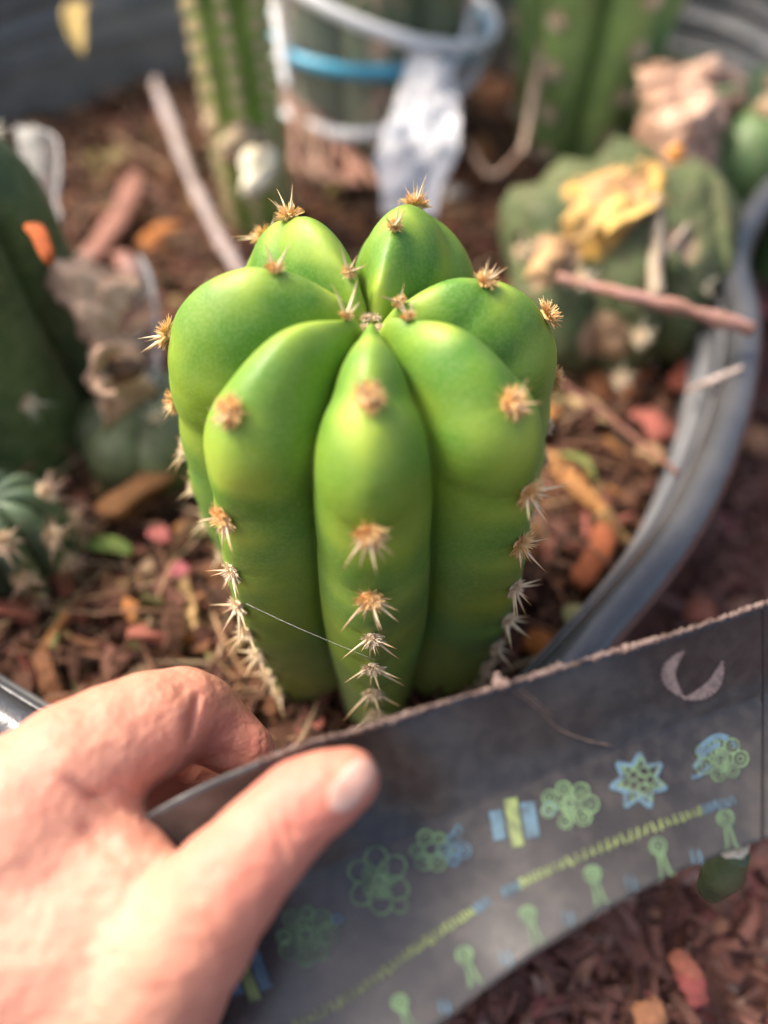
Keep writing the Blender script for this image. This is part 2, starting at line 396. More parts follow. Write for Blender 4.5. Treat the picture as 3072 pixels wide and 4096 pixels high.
# ------------------------------------------------------------------ cactus builder
class Cactus:
    def __init__(s, base, top_z, n, core, amp, dome, phase, taper=0., apex=.12, pw=.62, ramp=None, bs=.0, lean=(0, 0)):
        s.b = np.array(base, float); s.top = top_z; s.n = n; s.core = core; s.amp = amp; s.dome = dome; s.ph = phase
        s.taper = taper; s.apex = apex; s.pw = pw; s.ramp = ramp or core * .9; s.bs = bs; s.lean = np.array(lean, float)
        t = np.linspace(0, pi / 2, 60); rho = core * np.sin(t); zz = dome * (np.cos(t) - 1)
        ds = np.hypot(np.diff(rho), np.diff(zz)); s.s0 = np.concatenate([[0], np.cumsum(ds)]); s.rho = rho; s.zz = zz
        s.nr = nrm(np.stack([dome * np.sin(t), core * np.cos(t)], 1))
        s.H = top_z - s.b[2] - dome; s.smax = s.s0[-1] + s.H
        s.cen = None; s.ra = {}; s.e1 = 2.1; s.neck = 0.; s.low = 0.; s.belly = 0.
        s.ar = {}          # rib -> arc positions of its areoles
    def eval(s, th, S):
        th = np.asarray(th, float); S = np.asarray(S, float); sd = s.s0[-1]
        on = np.minimum(S, sd)
        r = np.interp(on, s.s0, s.rho); z = np.interp(on, s.s0, s.zz) - np.maximum(S - sd, 0)
        nr = np.interp(on, s.s0, s.nr[:, 0]); nz = np.interp(on, s.s0, s.nr[:, 1])
        if s.cen is not None:
            c_ = np.array(s.cen); c3 = np.concatenate([c_ - 2 * pi, c_, c_ + 2 * pi]); ki = np.arange(-s.n, 2 * s.n)
            gm = np.stack([c3, np.append((c3[1:] + c3[:-1]) / 2, c3[-1] + .4)], 1).ravel(); gk = np.stack([ki, ki + .5], 1).ravel()
            k = np.interp((th - s.ph), gm, gk)
        else: k = (th - s.ph) / (2 * pi / s.n)
        kk = np.round(k); q = (k - kk) * 2
        a = np.abs(q)
        lowf = np.clip((S - s.s0[-1] - .5) / 9, 0, 1) * s.low
        t = np.clip(S / s.ramp, 0, 1); A = s.amp * (s.apex + (1 - s.apex) * (t * t * (3 - 2 * t)) ** .8)
        if s.low:
            t0 = np.clip((S - .16) / .38, 0, 1); A = s.amp * (.30 * t0 * t0 * (3 - 2 * t0) + .70 * (t * t * (3 - 2 * t)))
        down = np.maximum(S - sd, 0) / max(s.H, 1e-6)
        tp = 1 - s.taper * down ** 1.5
        bulge = np.zeros_like(th); tint = np.zeros_like(th); nk = np.zeros_like(th)
        rib = (kk.astype(int)) % s.n
        for ri, f_ in s.ra.items():
            m = rib == ri; A[m] = A[m] * (1 + (f_ - 1) * np.exp(-np.maximum(S[m] - sd, 0) / 30))
        if s.bs:
            W_ = S + s.bs * 2.2 * a ** 1.5 * np.clip(S / 2, .2, 1)
            for ri, arr in s.ar.items():
                m = rib == ri
                if not m.any() or not len(arr): continue
                arr = np.asarray(arr); i = np.clip(np.searchsorted(arr, W_[m]) - 1, -1, len(arr) - 2)
                lo = np.where(i >= 0, arr[np.maximum(i, 0)], arr[0] - 1.3); hi = arr[i + 1]
                p = np.clip((W_[m] - lo) / (hi - lo), 0, 1)
                sp = np.clip((hi - lo) / 2.0, .3, .8)
                # fat just above the next areole, pinched at it
                bulge[m] = 1.5 * s.bs * sp * ((p ** 1.2) * (1 - p) ** .8 * 2.6 - .5) * np.exp(-(a[m] / (.38 - .14 * lowf[m])) ** 2)
                nk[m] = s.neck * np.clip(1 - S[m] / 6.5, 0, 1) * (np.exp(-(p / .22) ** 2) + np.exp(-((1 - p) / .22) ** 2))
                tint[m] = np.maximum(np.clip(1 - np.abs(p - .30) / .28, 0, 1) * np.clip(1 - a[m] * 1.3, 0, 1) * 1.2,
                    (.75 * np.exp(-(p / .07) ** 2) + .5 * np.exp(-((1 - p) / .05) ** 2)) * np.clip(1 - a[m] * 1.7, 0, 1) * (S[m] > 2.5))
        shp = (1 - a ** (s.e1 - .55 * lowf)) ** (s.pw + nk + .12 * lowf)
        D = A * shp + bulge * np.clip(S / 1.5, 0, 1)
        r = r + s.belly * np.exp(-((S - sd - 4.6) / 3.4) ** 2) * np.clip(S / 2, 0, 1)
        rr = (r + D * nr) * tp; zz = z + D * nz
        f = np.clip(-zz / max(s.H, 1), 0, 1)
        x = s.b[0] + rr * np.cos(th) + s.lean[0] * (1 - f); y = s.b[1] + rr * np.sin(th) + s.lean[1] * (1 - f)
        return np.stack([x, y, s.top + zz], -1), tint, a
    def ang(s, rib): return s.ph + (rib * 2 * pi / s.n if s.cen is None else s.cen[rib])
    def crest(s, rib, S):
        return s.eval(np.full(np.shape(S), s.ang(rib)), S)[0]
    def s_for(s, rib, px):
        S = np.linspace(.1, s.smax, 900); d = np.linalg.norm(proj(s.crest(rib, S)) - np.array(px), axis=1)
        return S[d.argmin()]
    def frame(s, rib, S):
        th = s.ang(rib); e = .15
        p = s.crest(rib, np.array([S - e, S, S + e])); T = nrm(p[2] - p[0]); B = np.array([-sin(th), cos(th), 0])
        N = nrm(np.cross(B, T)); 
        if N @ np.array([cos(th), sin(th), .6]) < 0: N = -N
        return p[1], N, T, B
    def mesh(s, nth, ns, smin_=0.0, smax=None):
        smax = smax or s.smax
        per = nth // s.n; q = np.linspace(-1, 1, per, endpoint=False); q = np.sign(q) * np.abs(q) ** .8
        th = np.concatenate([(k + q / 2) * 2 * pi / s.n + s.ph for k in range(s.n)])
        if s.cen is not None:
            c_ = list(s.cen) + [s.cen[0] + 2 * pi]; c0 = [(s.cen[-1] - 2 * pi + s.cen[0]) / 2] + [(c_[i] + c_[i + 1]) / 2 for i in range(s.n)]
            th = np.concatenate([np.where(q < 0, s.cen[i] + q * (s.cen[i] - c0[i]), s.cen[i] + q * (c0[i + 1] - s.cen[i])) for i in range(s.n)]) + s.ph
        S = smin_ + (smax - smin_) * np.linspace(0.004, 1, ns) ** 1.05
        TH, SS = np.meshgrid(th, S); P_, t, a = s.eval(TH.ravel(), SS.ravel())
        F = [f[::-1] for f in grid_faces(ns, len(th), True)]
        F.append(tuple(range(len(th))))
        return P_, F, t, a, SS.ravel()

def ico_blob(r, seed, flat=.7, m=None):
    import bmesh
    bm = bmesh.new(); bmesh.ops.create_icosphere(bm, subdivisions=2, radius=1)
    rr = random.Random(seed); V = []
    for v in bm.verts: V.append(np.array(v.co) * r * (1 + rr.uniform(-.28, .28)) * np.array([1, 1, flat]))
    F = [[v.index for v in f.verts] for f in bm.faces]; bm.free(); return np.array(V), F
def spine_mesh(L, r, bend, seed):
    n = 5; pts = [(bend * (t ** 2), 0, L * t) for t in np.linspace(0, 1, n)]
    V, F = tube(pts, [r * 1.3, r * 1.1, r * .8, r * .4, r * .05], 5, up=(0, 1, 0))
    t = V[:, 2] / L; t = np.clip(t, 0, 1)[:, None]
    c = np.array([.85, .72, .50]) * (1 - t) + np.array([.50, .27, .10]) * t
    if seed % 2: c = np.array([.95, .82, .56]) * (1 - t) + np.array([.62, .42, .2]) * t
    return mesh_from('spine', V * .01, F, M_SPINE, True, c)
SPINES = [spine_mesh(.48, .022, .03, 0), spine_mesh(.62, .026, .05, 1), spine_mesh(.36, .02, .02, 3), spine_mesh(.75, .028, .07, 2)]
def pad_mesh(m, r, sd_):
    V, F = ico_blob(r * .68, sd_, .6); rr = random.Random(sd_); parts = [(V, F)]
    for i in range(190):
        d = nrm(np.array([rr.gauss(0, 1), rr.gauss(0, 1), abs(rr.gauss(0, .8))])); q_ = d * r * np.array([.6, .6, .4])
        parts.append(tube([q_, q_ + d * r * rr.uniform(.2, .85) + np.array([rr.uniform(-1, 1), rr.uniform(-1, 1), 0]) * r * .2], [.016, .004], 3, cap=False))
    V, F = join(parts); return mesh_from('areole', V * .01, F, m, False)
PADS = [pad_mesh(M_WOOL, .25, i) for i in range(3)]; PADSP = [pad_mesh(M_WOOLP, .22, 10 + i) for i in range(3)]
def basis(N, T):
    N = nrm(N); X = nrm(np.cross(T, N)); Y = np.cross(N, X); return Matrix(np.stack([X, Y, N], 1).tolist())
WM = {}
def place(name, me, parent, pos_w, M3, sc=1.0):
    o = bpy.data.objects.new(name, me); COL.objects.link(o); o.parent = parent
    Wm = Matrix.Translation(Vector(pos_w)) @ M3.to_4x4() @ Matrix.Scale(sc, 4)
    o.matrix_basis = WM.get(parent.name, Matrix.Translation(Vector(wloc(parent)))).inverted() @ Wm
    WM[o.name] = Wm
    WL[o.name] = np.array(pos_w); return o

# ------------------------------------------------------------------ the main cactus
AX = np.array([-.26, 13.15])
main = thing('cactus', 'large bright green seven-ribbed cactus in sharp focus in the middle', 'cactus', (AX[0], AX[1], ZS - .6))
C0 = Cactus((AX[0], AX[1], ZS - .6), -9.7, 7, 2.90, 1.30, 1.25, R(-90), taper=.07, apex=.10, ramp=2.0, bs=.125, pw=.60)
C0.e1 = 1.62; C0.neck = .26; C0.low = 1.; C0.belly = .42; C0.ra = {0: 1.10, 1: 1.05, 2: .95, 3: 1.38, 4: 1.36, 5: 1.28, 6: 1.07}
C0.cen = [R(x) for x in (0, 46, 100, 164, 216, 264, 317)]
# photo position of every areole in view, rib by rib (0 = towards the camera, then counter-clockwise)
ARE = {0: [(1530, 1590), (1530, 2130), (1515, 2395), (1515, 2550), (1510, 2665), (1500, 2765), (1490, 2850), (1480, 2920)],
       1: [(1640, 1265), (2010, 1635), (2125, 1965), (2085, 2175), (2020, 2340), (1975, 2455), (1935, 2560), (1900, 2640), (1860, 2720)],
       2: [(1600, 1200), (1945, 1095), (2165, 1280), (2170, 1510), (2150, 1700)],
       3: [(1590, 910), (1700, 770)],
       4: [(1415, 1075), (1150, 830), (1000, 930)],
       5: [(1440, 1240), (1075, 1180), (700, 1345), (655, 1610), (690, 1810), (740, 1960), (790, 2100), (840, 2230)],
       6: [(1380, 1270), (1040, 1710), (900, 2070), (905, 2290), (930, 2430), (955, 2540), (980, 2640), (1010, 2730), (1040, 2800)]}
for r_, pts in ARE.items():
    C0.ar[r_] = sorted(C0.s_for(r_, p) for p in pts)
for r_ in C0.ar:
    a = [C0.ar[r_][0]]
    for x in C0.ar[r_][1:]: a.append(max(x, a[-1] + .55))
    a = [x for x in a if x < C0.smax - .1]
    vis = len(a)
    while a[-1] < C0.smax - 1.2: a.append(a[-1] + 1.15)
    C0.ar[r_] = a
V, F, t, a, S = C0.mesh(7 * 40, 260)
g = np.clip(S / C0.smax, 0, 1)[:, None]; t = t[:, None]
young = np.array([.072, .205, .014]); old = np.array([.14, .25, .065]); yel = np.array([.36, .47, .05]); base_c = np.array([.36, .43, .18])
k = np.clip((g - .25) / .5, 0, 1); col = young * (1 - k) + old * k
k = np.clip((g - .62) / .3, 0, 1); col = col * (1 - k) + base_c * k
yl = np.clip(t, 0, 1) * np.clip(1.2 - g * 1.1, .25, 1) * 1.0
dapple_paint = np.clip((fbm(V, .8, 1) - .05) * 1.7, 0, 1)[:, None] * np.clip(1.1 - g * 1.5, .08, 1) * .8  # yellow noise patches: dappled sun put into the skin colour
yl = yl + dapple_paint
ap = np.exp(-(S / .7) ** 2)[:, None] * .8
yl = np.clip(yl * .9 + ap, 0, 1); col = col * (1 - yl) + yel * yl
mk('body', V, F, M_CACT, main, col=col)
nsp = 0
for r_ in (0, 6, 1, 4, 3, 5, 2):
    for j, s_ in enumerate(C0.ar[r_]):
        if r_ in (3, 4) and s_ > 5.5: continue
        if r_ in (2, 5) and s_ > 14: continue
        p, N, T, B = C0.frame(r_, s_)
        big = np.clip(s_ / 2.5, .5, 1)
        ao = place('areole', (PADS if s_ < 5.5 else PADSP)[(j + r_) % 3], main, wd(p + N * .07), basis(N, T), big * (1.15 if s_ < 5.5 else 1.0))
        n_ = 7 if s_ > 1.8 else 4
        if s_ > 9: n_ = 6
        if r_ in (0, 6, 1) and s_ > 11.5: n_ = 5
        if r_ == 5 and s_ > 7: n_ = 4
        if r_ == 2 and s_ > 7: n_ = 4
        rr = random.Random(r_ * 31 + j)
        for q in range(n_):
            if nsp >= 298: break
            if q == n_ - 1 and n_ > 4: d = N + T * rr.uniform(.2, .7) + B * rr.uniform(-.3, .3)
            else:
                ang = R(-88 + 176 * (q / max(n_ - 2, 1))) + rr.uniform(-.2, .2)
                d = N * rr.uniform(.5, .95) + T * math.cos(ang) + B * math.sin(ang)
                if s_ < 3: d = N * rr.uniform(.9, 1.4) + T * math.cos(ang * 1.7) * .7 + B * math.sin(ang * 1.7) * .7
            d = nrm(d)
            me = SPINES[rr.choice([0, 0, 1, 1, 2, 3]) if s_ > 3 else rr.choice([0, 1, 2])]
            q_ = Vector(d).to_track_quat('Z', 'Y').to_matrix()
            place('spine', me, ao, wd(p + N * .05 + d * .06), q_, rr.uniform(1.0, 1.3) * (1 if s_ > 3 else .9))
            nsp += 1

for i_, (x, y) in enumerate(((1490, 1205), (1545, 1165), (1560, 1225), (1475, 1240))):
    p_ = C0.crest([4, 3, 1, 6][i_], np.array([.22]))[0]; q_ = place('areole', PADSP[i_ % 3], main, wd(p_ + np.array([0, 0, .05])), Matrix.Identity(3), .55)
# ------------------------------------------------------------------ background cacti
def spine_cluster(n, L, r, seed, pale):
    rr = random.Random(seed); parts = []; cs = []
    for i in range(n):
        a_ = 2 * pi * i / n + rr.uniform(-.3, .3); e = rr.uniform(.2, 1.2); l = L * rr.uniform(.6, 1.2)
        d = nrm([math.cos(a_) * math.cos(e), math.sin(a_) * math.cos(e), math.sin(e)])
        parts.append(tube([d * 0, d * l * .5, d * l], [r, r * .7, r * .1], 4))
    V, F = join(parts); return mesh_from('spine_cluster', V * .01, F, M_SPINE, True, np.tile(np.array(pale), (len(V), 1)))
CL = {'pale': [spine_cluster(9, .9, .035, i, (.88, .80, .62)) for i in range(3)],
      'pink': [spine_cluster(11, 1.5, .06, 20 + i, (.58, .38, .28)) for i in range(3)],
      'short': [spine_cluster(8, .5, .03, 40 + i, (.66, .60, .36)) for i in range(3)]}
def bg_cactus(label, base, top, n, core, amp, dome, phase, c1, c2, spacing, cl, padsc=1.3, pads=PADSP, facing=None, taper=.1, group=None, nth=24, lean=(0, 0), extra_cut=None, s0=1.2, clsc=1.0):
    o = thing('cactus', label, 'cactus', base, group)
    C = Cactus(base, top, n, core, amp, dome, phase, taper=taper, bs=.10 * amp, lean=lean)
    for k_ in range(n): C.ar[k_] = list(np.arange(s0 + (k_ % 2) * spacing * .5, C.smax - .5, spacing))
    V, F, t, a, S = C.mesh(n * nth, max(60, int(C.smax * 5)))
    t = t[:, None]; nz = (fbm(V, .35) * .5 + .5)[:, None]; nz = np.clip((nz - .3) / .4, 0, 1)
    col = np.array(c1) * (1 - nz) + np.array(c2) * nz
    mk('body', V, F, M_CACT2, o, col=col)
    for k_ in range(n):
        th = C.ph + k_ * 2 * pi / n
        view = nrm(np.array([-base[0], -base[1]])); 
        if np.array([cos(th), sin(th)]) @ view < -.35: continue
        for j, s_ in enumerate(C.ar[k_]):
            p, N, T, B = C.frame(k_, s_)
            u, v = proj(p)
            if u < -150 or u > 3220 or v < -150 or v > 4200: continue
            ao = place('areole', pads[j % 3], o, wd(p + N * .04), basis(N, T), padsc)
            place('spine_cluster', CL[cl][(j + k_) % 3], ao, wd(p + N * .05), basis(N, T), clsc)
    return o, C

GB1, GB2 = (.05, .12, .03), (.10, .20, .04)
# tall bright cactus, upper right
b = G(2250, 640, ZS); 
bg_cactus('tall green cactus with white spine tufts rising out of the top right of the photo', (b[0] + .2, b[1] - .6, ZS - .5), -1, 6, 2.7, 2.2, 2, R(-68), (.25, .39, .11), (.36, .50, .14), 2.2, 'pale', 2.0, taper=.45, clsc=.8)
# dull column wearing the clear plastic collar, top centre
b = np.array([-.4, 46.6]); COLB = b
bg_cactus('thick dull grey green column inside the clear plastic collar with the blue band', (b[0], b[1], ZS), -2, 6, 3.6, 1.5, 2, R(-88), (.13, .16, .10), (.18, .20, .12), 2.6, 'pink', 1.2, taper=.05, clsc=1.2)
# slender spiny cactus left of it
b = G(1040, 1000, ZS)
slim, _ = bg_cactus('slender pale-spined cactus in two segments behind the left of the big cactus', (b[0], b[1] + 1.5, ZS - .5), -2, 8, 1.05, .6, 1, R(-85), (.20, .36, .04), (.42, .55, .12), .8, 'short', 1.1, taper=.05, lean=(-.5, 0), clsc=1.0)
# dark shaded cactus on the left
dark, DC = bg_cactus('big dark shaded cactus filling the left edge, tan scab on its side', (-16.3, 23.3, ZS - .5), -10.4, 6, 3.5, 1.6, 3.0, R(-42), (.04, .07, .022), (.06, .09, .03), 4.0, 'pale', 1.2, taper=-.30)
# small cactus, lower left
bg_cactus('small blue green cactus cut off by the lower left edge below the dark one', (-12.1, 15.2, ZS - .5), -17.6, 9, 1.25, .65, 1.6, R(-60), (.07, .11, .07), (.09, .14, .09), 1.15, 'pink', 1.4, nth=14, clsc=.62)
b = G(640, 1990, ZS)
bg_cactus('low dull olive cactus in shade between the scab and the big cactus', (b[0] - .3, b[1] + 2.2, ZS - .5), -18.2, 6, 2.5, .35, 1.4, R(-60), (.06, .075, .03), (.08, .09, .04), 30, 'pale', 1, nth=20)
# broken stump, right
def broken(label, base, balls, patches, c1, c2, k=1.0, step=.22, rough=.5, grooves=0.):
    o = thing('cactus', label, 'cactus', base)
    V, F = lumps(balls, k, step, rough, .45)
    if grooves:
        c0 = V.mean(0); an = np.arctan2(V[:, 0] - c0[0], -(V[:, 1] - c0[1] - 4)); f_ = np.abs(np.sin((V[:, 0] + .18 * V[:, 2]) * pi / 2.5)) ** .55 - .7
        V = V - nrm(FV * np.array([1, 1, 0])) * (f_ * grooves)[:, None]
    n_ = np.clip(fbm(V, .35) + .5, 0, 1)[:, None]; col = np.array(c1) * (1 - n_) + np.array(c2) * n_
    nf = fbm(V, .9)
    for (c, r, ca, cb, out) in patches:
        d = np.linalg.norm(V - np.asarray(c), axis=1) / r + nf * .55
        w_ = np.clip((1.0 - d) / .18, 0, 1); m_ = np.clip(nf * 1.6 + .5, 0, 1)[:, None]
        col = col * (1 - w_[:, None]) + (np.array(ca) * (1 - m_) + np.array(cb) * m_) * w_[:, None]
        V = V + nrm(V - np.asarray(balls[0][0])) * (w_ * (out + .35 * nf))[:, None]
    mk('body', V, F, M_TISSUE2, o, col=col); return o
M_TISSUE2 = mat('weathered_cactus', (0, 0, 0), .7, .3, attr=True, noise=[(150, (.13, .10, .06), .35)], bump=[(200, .0012)])
YA, YB, TA, DK = (.72, .42, .10), (.52, .28, .13), (.46, .31, .20), (.16, .10, .06)
stump = broken('dull olive broken cactus stem with torn yellow and tan patches, right of the big cactus', G(2450, 1420, ZS),
    [(P(2480, 1050, 30.5), 2.3), (P(2280, 800, 33.5), 1.7), (P(2500, 740, 34), 1.8), (P(2130, 900, 32), 1.5), (P(2230, 950, 31), 2.2), (P(2480, 860, 31.2), 2.2), (P(2720, 880, 31.2), 2.2), (P(2260, 1180, 31), 2.2), (P(2520, 1150, 30.5), 2.4), (P(2740, 1080, 30.8), 2.0), (P(2320, 1330, 31.5), 2.0), (P(2600, 1280, 31.2), 1.9)],
    [(P(2430, 830, 28.9), 1.7, YA, YB, .25), (P(2560, 760, 29.4), 1.3, YB, YA, .2), (P(2320, 920, 28.8), .8, YA, TA, .2), (P(2190, 1030, 28.7), 1.0, TA, YB, .2), (P(2700, 1000, 28.6), .9, TA, DK, -.2), (P(2420, 1350, 29.5), 1.0, TA, YB, .1), (P(2110, 1130, 29), .7, TA, YB, .1)],
    (.065, .092, .035), (.12, .14, .055), rough=.3, grooves=.9)
for i_, (x, y, d_) in enumerate(((2090, 1010, 29.5), (2330, 1120, 28), (2560, 1350, 28.8), (2800, 1150, 29), (2120, 1350, 30), (2480, 1520, 30))):
    p_ = P(x, y, d_); ao = place('areole', PADSP[i_ % 3], stump, wd(p_), basis(-FV, UV), 1.5); place('spine_cluster', CL['pale'][i_ % 3], ao, wd(p_), basis(-FV, UV), 1.0)
# cactus at right edge outside
b = G(2980, 1010, ZS)
rcact, _ = bg_cactus('deep green white-tufted cactus at the right edge behind the stump, inside the rim', (b[0] + 1.2, b[1] + 2.6, ZS - .5), -15.2, 6, 3.3, 1.9, 2, R(-80), (.07, .14, .04), (.12, .22, .06), 2.4, 'pale', 2.6, taper=.1, clsc=.8)
# withered plant between the tall and the right edge cacti
oldc = broken('withered cactus with ragged pinkish tan tissue between the tall and the right edge cacti', G(2720, 800, ZS),
    [(P(2720, 560, 36), 2.0), (P(2650, 380, 37.5), 1.5), (P(2760, 440, 37), 1.6), (P(2900, 450, 37), 1.2), (P(2740, 700, 35.5), 1.5), (P(2780, 800, 35.5), 1.2), (P(2600, 330, 38), .9), (P(2980, 420, 37), .8)],
    [(P(2700, 470, 34.2), 2.6, (.52, .32, .22), (.36, .2, .12), .2), (P(2830, 430, 35.2), 1.8, (.56, .38, .28), (.4, .22, .14), .2), (P(2760, 720, 34), 1.3, (.60, .36, .26), (.42, .24, .15), .2), (P(2640, 330, 36), 1.4, (.5, .34, .18), (.34, .22, .12), .1), (P(2800, 850, 34), .8, DK, (.08, .05, .03), -.4)],
    (.12, .16, .07), (.17, .2, .1), k=.7, step=.2, rough=.8)
def dry_sheet(parent, name, rows, c1, c2, wob=1.0, wsc=.55, nu=44, nv=26, th=.06):
    A = catmull([r_[0] for r_ in rows], nu); B_ = catmull([r_[1] for r_ in rows], nu)
    rr_ = random.Random(int(rows[0][0][0] * 100)); 
    v = np.linspace(0, 1, nv)[None, :, None]; Vg = A[:, None] * (1 - v) + B_[:, None] * v; q = Vg.reshape(-1, 3)
    n1 = fbm(q, wsc); n2 = fbm(q + 31.7, wsc * 2.6); W_ = np.linspace(-1, 1, nv)[None, :] * np.ones((nu, 1)); edge = (np.abs(W_.ravel()) ** 3)
    side_ = nrm(B_ - A)[:, None] * np.sign(W_)[..., None]
    q = q - FV * (n1 * wob + (1 - edge) * .5)[:, None] + side_.reshape(-1, 3) * (n2 * .55 * edge)[:, None]
    V, F = sheet(q.reshape(nu, nv, 3), th); m_ = np.clip(np.concatenate([n1, n1]) * 1.3 + .5, 0, 1)[:, None]
    return mk(name, V, F, M_TISSUE, parent, col=np.array(c1) * (1 - m_) + np.array(c2) * m_)
def tissue(parent, name, pts, k=.5, step=.14, rough=.35, rsc=.9, c1=(.55, .38, .26), c2=(.75, .42, .12), holes=(), **kw):
    V, F = lumps(pts, k, step, rough, rsc, holes)
    n_ = np.clip(fbm(V, .8) * 1.2 + .4, 0, 1)[:, None]
    mk(name, V, F, M_TISSUE, parent, col=np.array(c1) * (1 - n_) + np.array(c2) * n_, **kw)
mk('dead_shoot', *tube([P(2620, 800, 28.6), P(2630, 950, 28), P(2620, 1060, 27.8), P(2625, 1190, 27.6)], [.28, .24, .26, .32], 8, 20), M_TISSUE, stump, col=(.42, .36, .26))
mk('dead_shoot', *tube([P(2750, 900, 28.6), P(2690, 980, 28.2), P(2620, 1060, 27.8)], [.1, .12, .14], 8, 16), M_TISSUE, stump, col=(.45, .38, .3))
U1, U2 = (.36, .2, .12), (.62, .42, .31)
dry_sheet(oldc, 'withered_tissue', [(P(2560, 260, 35), P(2700, 230, 35.5)), (P(2570, 360, 34.5), P(2860, 300, 35)), (P(2620, 440, 34), P(3000, 380, 34.5)), (P(2600, 520, 33.5), P(2900, 480, 34)), (P(2660, 620, 33), P(2840, 600, 33.4))], U1, U2, wob=1.6)
dry_sheet(oldc, 'withered_tissue', [(P(2660, 600, 33), P(2850, 620, 33)), (P(2640, 700, 32.4), P(2830, 700, 32.6)), (P(2680, 800, 32), P(2800, 800, 32.2)), (P(2720, 860, 31.8), P(2760, 860, 31.8))], U1, U2, wob=1.2)
dry_sheet(stump, 'torn_tissue', [(P(2250, 880, 28.4), P(2330, 800, 28.8)), (P(2290, 950, 28.2), P(2480, 760, 28.8)), (P(2370, 960, 28), P(2600, 760, 28.8)), (P(2480, 930, 28), P(2610, 850, 28.4))], (.46, .28, .14), (.72, .47, .14), wob=.8)
dry_sheet(stump, 'torn_tissue', [(P(2080, 1140, 28.6), P(2130, 1040, 28.6)), (P(2150, 1150, 28.3), P(2230, 960, 28.6)), (P(2230, 1080, 28.3), P(2280, 980, 28.4))], (.46, .28, .14), (.66, .42, .2), wob=.6)
tissue(oldc, 'orange_growth', [(P(2720, 540, 32.2), .38), (P(2700, 615, 31.6), .40)], c1=(.8, .32, .08), c2=(.85, .5, .12), rough=.1)
mk('green_skin_rim', *tube([P(2740, 300, 35), P(2790, 350, 34.5), P(2870, 370, 34), P(2960, 350, 34)], [.2, .3, .25, .15], 8, 20), M_CACT2, oldc, col=(.25, .34, .14))
# papery dead tissue on the dark cactus
T1, T2 = (.36, .22, .14), (.68, .47, .33)
dry_sheet(dark, 'scab', [(P(180, 1080, 26), P(330, 1040, 27)), (P(190, 1140, 26), P(560, 1110, 27)), (P(250, 1230, 26), P(520, 1220, 27)), (P(300, 1330, 26), P(500, 1330, 27)), (P(330, 1430, 26), P(590, 1430, 27)), (P(360, 1540, 26), P(600, 1550, 27)), (P(400, 1640, 26), P(540, 1650, 27)), (P(410, 1710, 26), P(450, 1720, 26.6))], T1, T2)
dry_sheet(dark, 'scab', [(P(400, 1400, 25), P(480, 1390, 25)), (P(380, 1440, 24.8), P(420, 1450, 24.8)), (P(370, 1520, 24.8), P(410, 1510, 24.8)), (P(410, 1600, 24.8), P(450, 1560, 24.8)), (P(500, 1600, 24.8), P(480, 1560, 24.8))], T1, T2, wob=.4)
V, F = ico_blob(.75, 3, .5); mk('painted_hollow', V * np.array([1, .6, 1]) + P(480, 1480, 25.2), F, M_TISSUE, dark, col=(.07, .045, .03))  # solid lump; the hole's shade is put into its dark colour
# slim cactus scar + dry waist
tissue(slim, 'white_scar', [(P(1010, 650, 34.0), .6), (P(1050, 690, 34.0), .7), (P(1000, 760, 34.0), .5), (P(1080, 620, 34.2), .4)], rough=.25, c1=(.85, .8, .62), c2=(.75, .66, .45))
tissue(slim, 'dry_waist', [(P(880, 490, 34.8), .7), (P(980, 510, 34.8), .8), (P(950, 580, 34.4), .8), (P(1040, 560, 35), .6)], c1=(.5, .36, .24), c2=(.4, .33, .2), rough=.4)

# ------------------------------------------------------------------ litter one can point at
def litter(name, cat, label, a, b_, wpx, col, z=None, lift=.5, arch=.25, thick=.18, leaf=False, over=None, mat_=None, group=None):
    """a piece lying between two photo points on the mulch"""
    zz = (ZS if z is None else z) + lift
    A, B_ = G(a[0], a[1], zz), G(b_[0], b_[1], zz)
    if over: A, B_ = P(a[0], a[1], over[0]), P(b_[0], b_[1], over[1])
    wpx = wpx * 1.1; col = np.array(col) * .78; L = np.linalg.norm(B_ - A); mid = (A + B_) / 2; wcm = wpx * (mid @ FV) / FPX / 2
    n = 9; tt = np.linspace(0, 1, n); T = nrm(B_ - A); X = nrm(np.cross(T, (0, 0, 1))); rr = random.Random(int(a[0] * 7 + a[1]))
    cvx = rr.uniform(-.15, .15) * L
    pts = A + (B_ - A) * tt[:, None] + np.array([0, 0, 1]) * (arch * L * np.sin(pi * tt))[:, None] * .6 + X * (cvx * np.sin(pi * tt))[:, None]
    m = 7; vv = np.linspace(-1, 1, m)
    prof = np.sqrt(np.clip(1 - (2 * tt - 1) ** 2, .015, 1)) if leaf else np.array([.5] + [rr.uniform(.78, 1.08) for _ in range(n - 2)] + [.45])
    Gd = pts[:, None] + X * (prof[:, None] * vv * wcm)[..., None] + np.array([0, 0, 1]) * ((vv ** 2) * wcm * (.5 if leaf else -.25) * prof[:, None])[..., None]
    Gd += np.array([[[rr.uniform(-1, 1) for _ in range(3)] for _ in range(m)] for _ in range(n)]) * wcm * .05
    V, F = sheet(Gd, (.04 if leaf else thick))
    c = np.array(col) * (1 + .25 * fbm(V, 2.0)[:, None])
    return mk(name, V, F, mat_ or M_CHIP, None, True, np.clip(c, 0, 1), label=label, category=cat, group=group) if False else meta(mk(name, V, F, mat_ or M_CHIP, None, True, np.clip(c, 0, 1)), label, cat, group)
OR, RD, PK, TN, YL, GRN, BR = (.55, .24, .08), (.42, .10, .05), (.48, .17, .13), (.48, .33, .2), (.62, .45, .16), (.28, .34, .10), (.25, .10, .06)
litter('dry_leaf', 'leaf', 'narrow yellow leaf propped against the black pot wall, top left', (370, 20), (330, 220), 80, YL, over=(40, 38), leaf=True)
